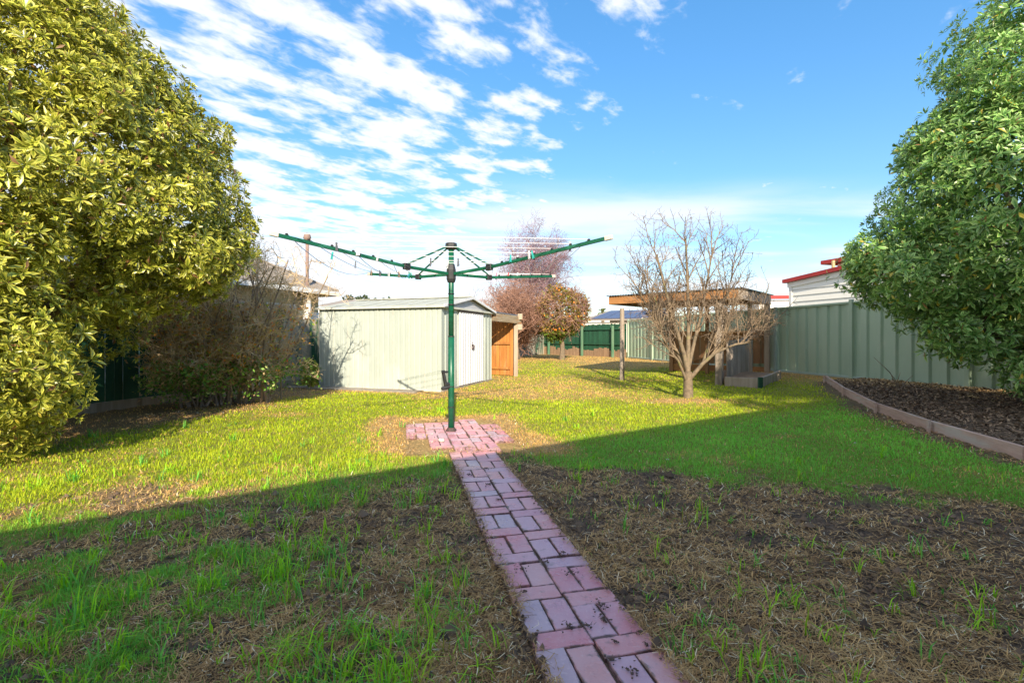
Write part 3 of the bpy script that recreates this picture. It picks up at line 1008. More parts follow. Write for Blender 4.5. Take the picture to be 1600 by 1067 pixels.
lf = paling_fence('paling_fence', LF, 'tall dark green paling fence behind the big evergreen and dry shrub', M['fence_green'], 1.82, 0.13, 1, matfun=left_mat)
MB().bar(Vector((-8.6, .6, 0.06)) + Vector((.05, 0, 0)), Vector((-6.55, 7.1, 0.06)) + Vector((.05, 0, 0)), 0.06, 0.16).build('bottom_board', M['grey_wood'], lf)
MB().bar(Vector((-6.55, 7.1, 0.06)) + Vector((.05, 0, 0)), Vector((-5.15, 11.9, 0.06)) + Vector((.05, 0, 0)), 0.06, 0.16).build('bottom_board', M['grey_wood'], lf)
paling_fence('paling_fence', [(-5.16, 11.86), (-1.0, 20.9), BL], 'weathered grey paling fence running on behind the shed', M['fence_peel'], 1.62, 0.16, 2)
bf = paling_fence('paling_fence', [BL, BR], 'green rail fence with bare timber plinth at the back', M['fence_green'], 1.56, 0.11, 3, rails=(0.62, 1.33), plinth=0.36)
dB = (Vector((BR[0], BR[1], 0)) - Vector((BL[0], BL[1], 0))).normalized(); nB = Vector((dB.y, -dB.x, 0))
for px in (860, 912, 960):
    k = (px - 800) / FPX
    a = Vector((BL[0], BL[1], 0)); s = (k * a.y - a.x) / (dB.x - k * dB.y)
    p = a + dB * s + nB * 0.12
    z = g(p.x, p.y)
    MB().tube([(p.x, p.y, z - 0.1), (p.x, p.y, z + 1.48)], [0.075, 0.07], 8).build('post', M['fence_green_pale'], bf)

# ------------------------------------------------------------------ garden shed
def shed():
    C0 = Vector((-1.49, 10.2, 0))
    dd = Vector((0.317, 0.948, 0)).normalized(); ll = Vector((-dd.y, dd.x, 0))
    W, Lg, H, RH = 2.96, 3.12, 1.82, 0.27
    t = empty('garden_shed', C0, 'pale green ribbed metal garden shed with white double doors', 'shed')
    up = Vector((0, 0, 1))
    # long wall towards the camera: separate sheets
    ns = 8
    for i in range(ns):
        a = C0 + ll * (Lg * i / ns + 0.004); b = C0 + ll * (Lg * (i + 1) / ns - 0.004)
        m = MB(); rib_sheet(m, a, b, 0.03, H - 0.01, 3, 0.010, dd * 1.0, pan=0.62)
        m.build('wall_sheet', M['shed_green'], t)
        m = MB().para(b - dd * 0.002 + ll * -0.006 + up * 0.03, ll * 0.016, dd * -0.010, up * (H - 0.05)).build('seam', M['shed_trim'], t)
        if i < ns - 1: MB().para(b - dd * 0.001 + ll * 0.0105 + up * 0.03, ll * 0.007, dd * -0.003, up * (H - 0.05)).build('seam_gap', M['rust'], t)
    # end wall with doors
    for a, b, k in ((0.0, 0.86, 4), (1.83 + 0.45, W, 3)):
        rib_sheet(MB(), C0 + dd * a, C0 + dd * b, 0.03, H - 0.03, k, 0.02, ll, pan=0.62).build('wall_sheet', M['shed_green'], t)
    # rear walls and floor
    rib_sheet(MB(), C0 + dd * W, C0 + dd * W + ll * Lg, 0.03, H, 12, 0.02, dd * -1).build('wall_sheet', M['shed_green'], t)
    rib_sheet(MB(), C0 + ll * Lg, C0 + ll * Lg + dd * W, 0.03, H, 12, 0.02, ll * -1).build('wall_sheet', M['shed_green'], t)
    for a, b in ((0.865, 1.57), (1.575, 2.275)):
        dr = rib_sheet(MB(), C0 + dd * a - ll * 0.03, C0 + dd * b - ll * 0.03, 0.05, H - 0.06, 5, 0.016, ll, pan=0.55).build('door', M['shed_white'], t)
        for e in (a, b - 0.012):
            MB().para(C0 + dd * e - ll * 0.036 + up * 0.05, dd * 0.012, ll * 0.03, up * (H - 0.11)).build('door_edge', M['shed_white'], dr)
    for e, z in ((1.545, 0.92), (1.60, 0.92), (1.575, 1.02)):
        h = MB()
        if z > 1: h.sphere(C0 + dd * e - ll * 0.045 + up * z, 0.012, 6, 4)
        else:
            q = C0 + dd * e - ll * 0.05 + up * z
            h.tube([q + up * 0.05, q + up * 0.03 + dd * 0.025 - ll * 0.01, q - up * 0.03 + dd * 0.025 - ll * 0.01, q - up * 0.055], 0.010, 6)
            h.para(q - up * 0.065 - dd * 0.008 + ll * 0.008, dd * 0.016, ll * 0.01, up * 0.13)
        h.build('hasp', M['rust'], t)
    # corner trims, base channel
    MB().para(C0 - ll * 0.006 - dd * 0.006 + up * 0.02, dd * 0.04, ll * 0.04, up * (H - 0.03)).build('corner_trim', M['shed_green'], t)
    MB().para(C0 - dd * 0.012 + up * 0.0, ll * Lg, dd * 0.02, up * 0.04).build('base_channel', M['shed_trim'], t)
    MB().para(C0 - ll * 0.045, dd * W, ll * 0.03, up * 0.035).build('base_channel', M['concrete'], t)
    # gable end: grey louvred infill and white trims
    e0 = C0 - ll * 0.02
    MB().poly([e0 + up * (H - 0.015), e0 + dd * W + up * (H - 0.015), e0 + dd * W / 2 + up * (H + RH - 0.03)], ll * 0.02).build('gable', M['gable_grey'], t)
    for k in range(4):
        zz = H + 0.05 + k * 0.05; half = (W / 2) * (1 - (zz - H + 0.05) / RH)
        if half > 0.06:
            MB().para(e0 - ll * 0.006 + dd * (W / 2 - half) + up * zz, dd * half * 2, ll * 0.008, up * 0.014).build('louvre', M['gable_grey'], t)
    MB().para(e0 - ll * 0.05 - dd * 0.05 + up * (H - 0.045), dd * (W + 0.1), ll * 0.05, up * 0.045).build('head_trim', M['shed_trim'], t)
    MB().para(e0 - ll * 0.025 + dd * 0.84 + up * (H - 0.085), dd * 1.46, ll * 0.02, up * 0.035).build('door_track', M['rust'], t)
    # roof
    ov = 0.07
    ridge0 = C0 - ll * 0.09 + dd * W / 2 + up * (H + RH)
    for sgn in (-1, 1):
        eave0 = C0 - ll * 0.09 + dd * (W / 2 + sgn * (W / 2 + ov)) + up * (H - 0.005)
        nsh = 8; span = Lg + 0.16
        for i in range(nsh):
            a = span * i / nsh; b = span * (i + 1) / nsh
            m = MB()
            lift = up * (0.002 if i % 2 else 0.0)
            m.poly([eave0 + ll * a + lift, eave0 + ll * (b - .004) + lift, ridge0 + ll * (b - .004) + lift, ridge0 + ll * a + lift], up * 0.012)
            m.poly([eave0 + ll * a + up * 0.013, eave0 + ll * (a + 0.03) + up * 0.013, ridge0 + ll * (a + 0.03) + up * 0.013, ridge0 + ll * a + up * 0.013], up * 0.008)
            m.build('roof_sheet', M['shed_roof'], t)
        MB().bar(eave0 - dd * sgn * 0.01 - ll * 0.0 - up * 0.012, eave0 - dd * sgn * 0.01 + ll * span - up * 0.012, 0.03, 0.04).build('eave_trim', M['shed_trim'], t)
        MB().bar(eave0 - ll * 0.012 + up * 0.0, ridge0 - ll * 0.012 + up * 0.0, 0.025, 0.055).build('barge_trim', M['shed_white'], t)
    MB().bar(ridge0 + up * 0.03, ridge0 + ll * span + up * 0.03, 0.14, 0.02).build('ridge_cap', M['shed_roof'], t)
    # slab edge in front
    s0 = C0 - dd * 0.42 - ll * 0.1
    sl = MB().para(Vector((s0.x, s0.y, -0.05)) + ll * 0.5, ll * 3.4, dd * 0.38, (0, 0, 0.075)).build('concrete_strip', M['concrete'], None, origin=(s0.x, s0.y, 0.0))
    tag(sl, 'narrow concrete strip along the foot of the shed', 'path', kind='structure')
    return C0, dd, ll, W, H


C0, dd, ll, SW, SH = shed()


# lean-to beside the shed
def lean_to():
    up = Vector((0, 0, 1))
    A = C0 + dd * (SW + 0.06)
    Pp = P(806, 588)
    Pp.z = g(Pp.x, Pp.y)
    t = empty('lean_to', Pp, 'open timber lean-to with orange board wall beside the shed', 'lean-to')
    zt = 1.62
    MB().para(Pp + Vector((-0.06, -0.05, -0.1)), (0.12, 0, 0), (0, 0.10, 0), (0, 0, zt + 0.02)).build('post', M['pale_wood'], t, bevel=0.008)
    a = A + up * 1.70; b = Vector((Pp.x + 0.08, Pp.y, zt + 0.03))
    bd = (b - a).normalized()
    MB().bar(a, b + bd * 0.1, 0.05, 0.22).build('front_beam', M['beam_wood'], t, bevel=0.008)
    back = Vector((-0.89, 0.45, 0)).normalized()
    for k, zz in ((0, 0.10), (1, -0.20)):
        e = b + bd * 0.02 + up * zz
        MB().bar(e + bd * 0.05 - Vector((.0, .10, 0)), e + bd * 0.05 + Vector((0, 1.6, 0.0)), 0.14, 0.17).build('rafter', M['pale_wood'], t, bevel=0.008)
    # roof sheet, ribbed
    m = MB()
    u0 = A + up * 1.83 - bd * 0.0; u1 = b + up * 0.17 + bd * 0.08
    u1.z = 1.76
    dep = Vector((-0.55, 1.7, 0.1)); nr = 9
    for i in range(nr):
        p = u0 + (u1 - u0) * (i / nr); q = u0 + (u1 - u0) * ((i + .55) / nr); s = u0 + (u1 - u0) * ((i + 1) / nr)
        m.poly([p, q, q + dep, p + dep], up * 0.01)
        m.poly([q + up * 0.011, s + up * 0.011, s + dep + up * 0.011, q + dep + up * 0.011], up * 0.02)
    m.build('roof_sheet', M['roof_iron'], t)
    # board wall facing the yard
    w0 = Vector((Pp.x - 0.06, Pp.y + 0.10, 0)); wd = Vector((-0.93, 0.37, 0)).normalized(); wn_ = Vector((-wd.y, wd.x, 0))
    nb = 15
    for i in range(nb):
        p = w0 + wd * (0.115 * i); z = g(p.x, p.y)
        MB().para(Vector((p.x, p.y, z + 0.02)), wd * 0.107, Vector((0.37, .93, 0)) * 0.02, up * (1.56 + random.uniform(-.01, .01))).build('board', M['orange_wood'], t)
    for zz in (0.20, 0.93):
        MB().bar(w0 + up * (zz + 0.05) - Vector((0.37, .93, 0)) * 0.024, w0 + wd * 1.7 + up * (zz + 0.05) - Vector((0.37, .93, 0)) * 0.024, 0.04, 0.07).build('ledge', M['orange_wood'], t)
    MB().para(w0 + up * 0.03 - wd * 0.0 - Vector((0.37, .93, 0)) * 0.05, wd * 0.10, Vector((0.37, .93, 0)) * 0.045, up * 1.58).build('door_post', M['orange_wood'], t)
    # rear wall of palings behind, in the dark
    for i in range(8):
        p = w0 + wd * 1.7 - dd * 0.18 * i * 0.9
        MB().para(Vector((p.x, p.y, 0.05)), dd * -0.15, wd * 0.02, up * 1.55).build('board', M['brown_wood'], t)


lean_to()


# ------------------------------------------------------------------ open shelter on the right
def shelter():
    up = Vector((0, 0, 1))
    FL = P(972, 594); FR = P(1124, 601)
    t = empty('garden_shelter', FL, 'open timber shelter with corrugated roof behind the bare tree', 'shelter')
    uv = (FR - FL); uv.z = 0; Lf = uv.length; u = uv.normalized(); v = Vector((-u.y, u.x, 0))
    if v.y < 0: v = -v
    zt = 2.02

    def post(p, w, zt, m, name='post'):
        z = g(p.x, p.y)
        return MB().para(Vector((p.x, p.y, z - 0.1)) - u * w / 2 - v * w / 2, u * w, v * w, up * (zt - z + 0.1)).build(name, m, t, bevel=0.01)
    FRr = FL + u * Lf
    MB().tube([(FL.x, FL.y, g(FL.x, FL.y) - .1), (FL.x + .005, FL.y, 1.0), (FL.x, FL.y, zt - 0.1)], [0.068, 0.062, 0.06], 9).build('post', M['grey_wood'], t)
    post(FRr, 0.15, zt - 0.02, M['grey_wood'])
    RL = FL + v * 2.6 + u * 0.30
    post(RL, 0.12, zt + 0.05, M['brown_wood'])
    RR = FL + u * (Lf + 0.45) + v * 2.5
    post(RR, 0.13, zt + 0.05, M['pale_wood'])
    mid = FL + u * (Lf * 0.62) + v * 2.0
    post(mid, 0.09, zt, M['brown_wood'])
    # roof: corrugated sheets, fascia boards
    r0 = FL - u * 0.30 - v * 0.16; Lr = Lf + 0.75; Dr = 3.0
    fz = 2.04; fall = 0.03
    for name, a, b in (('fascia', r0, r0 + u * Lr), ):
        MB().bar(Vector((a.x, a.y, fz + 0.10)), Vector((b.x, b.y, fz + 0.10)), 0.035, 0.20).build('fascia', M['fascia_wood'], t)
    a, b = r0 - u * 0.0, r0 + v * Dr
    MB().bar(Vector((a.x, a.y, fz + 0.09)) + v * 0.02, Vector((b.x, b.y, fz + 0.09 + fall)), 0.035, 0.20).build('fascia', M['brown_wood'], t)
    a, b = r0 + u * Lr, r0 + u * Lr + v * Dr
    MB().bar(Vector((a.x, a.y, fz + 0.10)) + v * 0.02, Vector((b.x, b.y, fz + 0.09 + fall)), 0.035, 0.24).build('fascia', M['grey_wood'], t)
    a, b = r0 + v * Dr, r0 + v * Dr + u * Lr
    MB().bar(Vector((a.x, a.y, fz + 0.09 + fall)), Vector((b.x, b.y, fz + 0.09 + fall)), 0.035, 0.2).build('fascia', M['brown_wood'], t)
    for k in range(1, 5):
        a = r0 + v * Dr * k / 5
        MB().bar(Vector((a.x, a.y, fz + 0.10)) + u * 0.02, Vector((a.x, a.y, fz + 0.10)) + u * (Lr - .02), 0.045, 0.09).build('purlin', M['fascia_wood'], t)
    nsheet = 4
    for sidx in range(nsheet):
        vs, fs = [], []
        s0, s1 = (Lr + 0.16) * sidx / nsheet, (Lr + 0.16) * (sidx + 1) / nsheet
        m = MB(); k = 10 * 6
        for i in range(k + 1):
            s = s0 + (s1 - s0) * i / k
            zz = fz + 0.222 + 0.012 * math.cos(2 * math.pi * s / 0.076) + sidx * 0.0015
            p = r0 - u * 0.08 + u * s - v * 0.07
            q = r0 - u * 0.08 + u * s + v * (Dr + 0.06)
            m.v += [Vector((p.x, p.y, zz)), Vector((q.x, q.y, zz + fall))]
            if i: m.f.append([2 * i - 2, 2 * i, 2 * i + 1, 2 * i - 1])
        o = m.build('roof_sheet', M['roof_iron'], t)
        sl = o.modifiers.new('thick', 'SOLIDIFY'); sl.thickness = 0.003
    # low board wall at the back
    w0 = RL + u * 0.03 + v * 0.02
    nb = 13; Lw = (RR - RL).dot(u)
    for i in range(nb):
        p = w0 + u * (Lw * i / nb); z = g(p.x, p.y)
        MB().para(Vector((p.x, p.y, z + 0.22)), u * (Lw / nb * 0.93), v * 0.02, up * (0.86 + random.uniform(-.01, .01))).build('board', M['brown_wood'], t)
    for zz, hh in ((0.12, 0.20), (1.13, 0.14)):
        z = g(w0.x, w0.y)
        MB().bar(w0 + up * (z - w0.z + zz) - v * 0.03, w0 + u * Lw + up * (z - w0.z + zz) - v * 0.03, 0.045, hh).build('rail', M['fascia_wood'], t)
    z = g(w0.x, w0.y)
    MB().bar(w0 + up * (0.30) - v * 0.045 + u * 0.15, w0 + u * (Lw * .8) + up * (1.02) - v * 0.045, 0.03, 0.07).build('brace', M['brown_wood'], t)
    # side screen of upright palings
    a = P(1136, 600); b = P(1172, 588); sd_ = (b - a); sd_.z = 0; Ls = sd_.length; sd_.normalize()
    nb = 13
    for i in range(nb):
        p = a + sd_ * (Ls * i / nb); z = g(p.x, p.y)
        MB().para(Vector((p.x, p.y, z + 0.02)), sd_ * (Ls / nb * 0.92), Vector((-sd_.y, sd_.x, 0)) * 0.02, up * (0.98 + 0.02 * i / nb + random.uniform(-.012, .012))).build('paling', M['grey_wood'], t)
    post(Vector((b.x, b.y, 0)), 0.10, 2.0, M['pale_wood'])
    # gable infill under the right fascia
    return t


shelter()


def planter():
    c = [P(1133, 603), P(1187, 606), P(1219, 592)]
    z = [g(p.x, p.y) for p in c]
    t = empty('planter_box', c[1], 'low grey sleeper planter box at the foot of steel fence', 'planter')
    for i in (0, 1):
        a, b = c[i], c[i + 1]
        MB().bar(Vector((a.x, a.y, z[i] + 0.09)), Vector((b.x, b.y, z[i + 1] + 0.09)), 0.05, 0.24).build('sleeper', M['grey_wood'], t, bevel=0.01)
    MB().para(Vector((c[1].x - .05, c[1].y - .06, z[1] - 0.05)), (0.09, 0, 0), (0, 0.05, 0), (0, 0, 0.28)).build('peg', M['fence_green'], t)
    d = Vector((c[0].x + .5, c[0].y + 1.4, 0))
    MB().poly([Vector((c[0].x, c[0].y + .03, z[0] + .14)), Vector((c[1].x, c[1].y + .03, z[1] + .14)), Vector((c[2].x, c[2].y, z[2] + .13)), Vector((d.x, d.y, z[2] + .14))], (0, 0, -0.1)).build('soil', M['plinth_wood'], t)


planter()


# ------------------------------------------------------------------ timber edging of the raised bed
def edging():
    t = empty('garden_edging', (BED[2].x, BED[2].y, 0), 'low weathered timber edging of the mulched garden bed', 'edging')
    for i in range(len(BED) - 1):
        a, b = BED[i].copy(), BED[i + 1].copy()
        dv = (b - a).normalized()
        a.z = g(a.x, a.y) + 0.02; b.z = g(b.x, b.y) + 0.02
        MB().bar(a + dv * 0.003, b - dv * 0.003, 0.038, 0.23).build('sleeper', M['sleeper'], t, bevel=0.007)
        pg = b - dv * 0.1
        MB().para(Vector((pg.x - 0.045, pg.y, g(pg.x, pg.y) - .05)) + Vector((-0.01, -0.02, 0)), dv * 0.045, Vector((-dv.y, dv.x, 0)) * 0.022, (0, 0, 0.20)).build('peg', M['sleeper'], t)


edging()


# ------------------------------------------------------------------ rotary clothes hoist
def hoist():
    B = P(705, 674); B.z = 0.0
    up = Vector((0, 0, 1))
    t = empty('clothes_hoist', B, 'green rotary clothes hoist with four arms on brick pad', 'clothes hoist')
    hub, top = 1.92, 2.24
    MB().tube([B, B + up * 0.02, B + up * 0.05], [0.07, 0.065, 0.042], 14).build('base_collar', M['rust'], t)
    pole = MB().tube([B, B + up * 1.16], 0.038, 16).build('lower_post', M['hoist_green'], t, smooth=True)
    MB().tube([B + up * 1.15, B + up * top], 0.033, 16).build('upper_post', M['hoist_green'], t, smooth=True)
    for z in (0.30, 0.55, 1.16, 1.55, 1.68):
        MB().tube([B + up * (z - 0.006), B + up * (z + 0.006)], 0.0395, 16).build('joint_ring', M['black_plastic'], t)
    MB().tube([B + up * (hub - 0.10), B + up * (hub - 0.06), B + up * (hub + 0.05), B + up * (hub + 0.12)], [0.045, 0.058, 0.058, 0.042], 14).build('hub', M['black_plastic'], t)
    MB().tube([B + up * (top - 0.02), B + up * (top + 0.0), B + up * (top + .055), B + up * (top + 0.065)], [0.05, 0.075, 0.07, 0.04], 14).build('top_cap', M['black_plastic'], t)
    # winding handle
    hd = Vector((-0.8, -0.6, 0)).normalized()
    q = B + up * 0.58
    m = MB()
    m.tube([q, q + hd * 0.075], 0.026, 8)
    m.bar(q + hd * 0.075 - up * 0.02, q + hd * 0.09 + up * 0.17 + Vector((-.02, 0, 0)), 0.035, 0.03, up=hd)
    m.tube([q + hd * 0.05 + up * 0.15, q + hd * 0.13 + up * 0.15], 0.014, 8)
    m.tube([q + hd * 0.02 - up * 0.03, q + hd * 0.13 - up * 0.05], [0.028, 0.02], 8)
    m.build('winding_handle', M['black_plastic'], t)
    angs = [48, 138, 228, 318]
    rb = 0.65; RT = [2.03, 1.80, 2.06, 2.16]
    tipz = [2.085, 2.08, 2.075, 2.06]
    arms = []

    def arm_pt(k, r):
        a = R(angs[k]); d = Vector((math.cos(a), math.sin(a), 0))
        if r <= rb: z = hub + (0.02) * r / rb
        else: z = hub + 0.02 + (tipz[k] - hub - 0.02) * (r - rb) / (RT[k] - rb)
        return B + d * r + up * (z)
    for k in range(4):
        a = R(angs[k]); d = Vector((math.cos(a), math.sin(a), 0))
        pts = [arm_pt(k, 0.05), arm_pt(k, rb), arm_pt(k, RT[k])]
        m = MB()
        m.bar(pts[0], pts[1], 0.022, 0.036); m.bar(pts[1] - d * .01, pts[2], 0.020, 0.036)
        arm = m.build('arm', M['hoist_green'], t, bevel=0.003)
        e = pts[2]; ad = (pts[2] - pts[1]).normalized()
        MB().bar(e - ad * 0.005, e + ad * 0.075, 0.030, 0.044).build('end_cap', M['cap_white'], arm, bevel=0.005)
        MB().bar(arm_pt(k, rb - 0.035), arm_pt(k, rb + 0.045), 0.045, 0.07).build('bracket', M['black_plastic'], arm, bevel=0.004)
        MB().tube([B + d * 0.055 + up * (top + 0.015), arm_pt(k, rb) + up * 0.03], 0.011, 7).build('strut', M['hoist_green'], arm)
        for r in (0.85, 1.08, 1.31, 1.54, 1.77, 1.98):
            if r < RT[k]: MB().bar(arm_pt(k, r) + up * 0.018, arm_pt(k, r) + up * 0.036, 0.02, 0.02, up=d).build('line_hook', M['black_plastic'], arm)
    # the lines
    for i, r in enumerate((0.72, 0.85, 1.08, 1.31, 1.54, 1.77, 1.98)):
        for k in range(4):
            j = (k + 1) % 4
            p, q = arm_pt(k, min(r, RT[k])) + up * 0.034, arm_pt(j, min(r, RT[j])) + up * 0.034
            slack = {1: (0.05, 0.12, 0.02, 0.07, 0.03, 0.05, 0.17)}.get(k, (0.0,) * 7)[i]
            pts = []
            for s in range(9):
                f = s / 8
                pts.append(p.lerp(q, f) - up * slack * 4 * f * (1 - f))
            blue = (k == 1 and i in (1, 3, 5, 6))
            MB().tube(pts, 0.0032, 4, False).build('line', M['wire_blue'] if blue else M['wire'], t)
    return B, arm_pt


HB, arm_pt = hoist()


def pegs():
    cols = {'white': (0.75, 0.74, 0.72), 'grey': (0.16, 0.17, 0.19), 'aqua': (0.03, 0.42, 0.38), 'red': (0.60, 0.05, 0.06), 'pink': (0.62, 0.25, 0.36), 'tan': (0.38, 0.26, 0.18)}
    mats = {k: mat('peg_' + k, c, rough=0.5) for k, c in cols.items()}
    protos = {}
    for k in cols:
        m = MB()
        m.bar((-0.005, 0, -0.045), (-0.002, 0, 0.022), 0.010, 0.006, up=(1, 0, 0))
        m.bar((0.006, 0, -0.042), (0.002, 0, 0.022), 0.010, 0.006, up=(1, 0, 0))
        m.tube([(-0.007, 0, -0.008), (0.007, 0, -0.008)], 0.006, 6)
        me = bpy.data.meshes.new('clothes_peg'); me.from_pydata([tuple(v) for v in m.v], [], m.f); me.materials.append(mats[k]); me.update()
        protos[k] = me
    r = random.Random(4)
    # (arm, next arm or same, radius index, fraction, colour)
    RR = (0.72, 0.85, 1.08, 1.31, 1.54, 1.77, 1.98)
    spec = [(2, 3, .02, 'white'), (2, 3, .03, 'white'), (2, 4, .02, 'grey'), (2, 2, .03, 'white'), (2, 2, .95, 'aqua'), (3, 2, .02, 'white'), (3, 3, .02, 'grey'), (3, 3, .01, 'pink'), (3, 5, .01, 'white'),
            (2, 3, .97, 'white'), (2, 3, .99, 'aqua'), (0, 1, .03, 'pink'), (0, 2, .02, 'red'), (0, 3, .03, 'white'), (0, 4, .01, 'grey'), (0, 1, .98, 'aqua'), (1, 1, .02, 'aqua'), (1, 2, .02, 'tan'), (1, 3, .03, 'white'),
            (1, 4, .02, 'grey'), (1, 5, .01, 'tan'), (2, 1, .35, 'grey'), (2, 1, .6, 'grey'), (1, 6, .6, 'aqua'), (1, 5, .35, 'grey'), (2, 0, .5, 'white')]
    for k, i, f, c in spec:
        j = (k + 1) % 4
        p = arm_pt(k, min(RR[i], 1.9)).lerp(arm_pt(j, min(RR[i], 1.9)), f)
        p.z += 0.03
        o = place('clothes_peg', protos[c], p, None, rot=(r.uniform(-.25, .25), r.uniform(-.3, .3), R((48, 138, 228, 318)[k] + 90 + r.uniform(-25, 25))), scale=(1.35, 1.35, 1.35))
        tag(o, '%s clothes peg clipped on a line of the hoist' % c, 'clothes peg', '%s pegs on the clothes hoist' % c)


pegs()


# ------------------------------------------------------------------ vegetation
def rosette_template(rng, L, nleaf, centre, edge, spread=(0.15, 1.15)):
    V, F, C = [], [], []
    for i in range(nleaf):
        a = i * 2.39996 + rng.normal(0, 0.25)
        el = spread[0] + (spread[1] - spread[0]) * (i / max(1, nleaf - 1)) ** 1.1 + rng.normal(0, 0.12)
        l = L * rng.uniform(0.75, 1.15) * (1.0 - 0.35 * (i / nleaf)); w = l * rng.uniform(0.19, 0.29)
        d = np.array([math.cos(a) * math.cos(el), math.sin(a) * math.cos(el), math.sin(el)])
        s = np.array([-math.sin(a), math.cos(a), 0]); s = s + rng.normal(0, 0.15, 3)
        n = np.cross(d, s)
        base = d * 0.008
        mid = d * l * 0.60 - n * w * 0.10
        tip = d * l - np.array([0, 0, 1]) * l * rng.uniform(0.02, 0.22)
        b = len(V)
        V += [base, d * l * 0.60 + s * w / 2 + n * w * .08, d * l * 0.60 - s * w / 2 + n * w * .08, tip, mid]
        F += [(b, b + 4, b + 1), (b, b + 2, b + 4), (b + 1, b + 4, b + 3), (b + 4, b + 2, b + 3)]
        br = rng.uniform(0.6, 1.3); yel = rng.random() < 0.05
        cc = np.array(centre) * br; ce = np.array(edge) * br
        if yel: cc = np.array([0.45, 0.36, 0.03]); ce = np.array([0.5, 0.42, 0.06])
        if rng.random() < 0.015: cc = np.array([0.22, 0.11, 0.04]); ce = np.array([0.30, 0.16, 0.06])
        C += [cc, ce, ce, ce * 0.9, cc]
    return np.array(V), np.array(F), np.array(C)


def frames(ax, rng):
    """orthonormal frames with third axis ax (n,3)"""
    ax = ax / np.linalg.norm(ax, axis=1, keepdims=True)
    h = rng.normal(size=ax.shape)
    x = np.cross(h, ax); x /= np.linalg.norm(x, axis=1, keepdims=True)
    y = np.cross(ax, x)
    return np.stack([x, y, ax], 2)


def blob_points(blobs, clump_area, per_clump, rng, clump_r=(0.22, 0.52), inner=0.8, zmin=0.12):
    pos, nor, dep = [], [], []
    C = np.array([b[0] for b in blobs], float); Rr = np.array([b[1] for b in blobs], float)
    for bi in range(len(blobs)):
        c, r = C[bi], Rr[bi]
        area = 4 * math.pi * ((r[0] * r[1]) ** 1.6 / 3 + (r[0] * r[2]) ** 1.6 / 3 + (r[1] * r[2]) ** 1.6 / 3) ** (1 / 1.6)
        for shell, k in ((1.0, 1.0), (0.78, inner)):
            n = int(area * shell ** 2 / clump_area * k)
            u = rng.normal(size=(n, 3)); u /= np.linalg.norm(u, axis=1, keepdims=True)
            rad = shell * (1 + rng.normal(0, 0.05, n))
            p = c + u * r * rad[:, None]
            nn = u / r; nn /= np.linalg.norm(nn, axis=1, keepdims=True)
            inside = np.zeros(n, bool)
            for bj in range(len(blobs)):
                if bj == bi: continue
                q = (p - C[bj]) / Rr[bj]
                inside |= (np.linalg.norm(q, axis=1) < (0.84 if shell == 1.0 else 0.62))
            ok = (~inside) & (p[:, 2] > zmin)
            p, nn = p[ok], nn[ok]
            for q, m in zip(p, nn):
                cr = rng.uniform(*clump_r)
                kk = rng.integers(int(per_clump * 0.6), int(per_clump * 1.35) + 1)
                w = rng.normal(size=(kk, 3)); w /= np.linalg.norm(w, axis=1, keepdims=True)
                w = w + m * 0.55; w /= np.linalg.norm(w, axis=1, keepdims=True)
                pp = q + w * cr * rng.uniform(0.55, 1.0, kk)[:, None] - m * cr * 0.45
                pos.append(pp); nor.append(w * 0.8 + m * 0.35 + np.array([0, 0, 0.30])); dep.append(np.full(kk, shell))
    return np.concatenate(pos), np.concatenate(nor), np.concatenate(dep)


def limbs(name, base, targets, r0, material, parent, seed, fork=0.9):
    r = random.Random(seed); base = Vector(base)
    m = MB()
    fk = base + Vector((0, 0, fork))
    m.tube([base - Vector((0, 0, .15)), base + Vector((0.02, 0, fork * .5)), fk], [r0 * 1.2, r0, r0 * 0.85], 9)
    for tg in targets:
        tg = Vector(tg)
        mid = fk.lerp(tg, 0.5) + Vector((r.uniform(-.15, .15), r.uniform(-.15, .15), r.uniform(-.1, .2)))
        m.tube([fk - Vector((0, 0, .1)), mid, tg], [r0 * 0.55, r0 * 0.35, r0 * 0.10], 6)
        for k in range(3):
            a = mid.lerp(tg, r.uniform(0, .8)); b = a + Vector((r.uniform(-.6, .6), r.uniform(-.6, .6), r.uniform(-.2, .6)))
            m.tube([a, a.lerp(b, .5) + Vector((0, 0, .06)), b], [r0 * .22, r0 * .15, r0 * .05], 5)
    return m.build(name, material, parent, smooth=True)


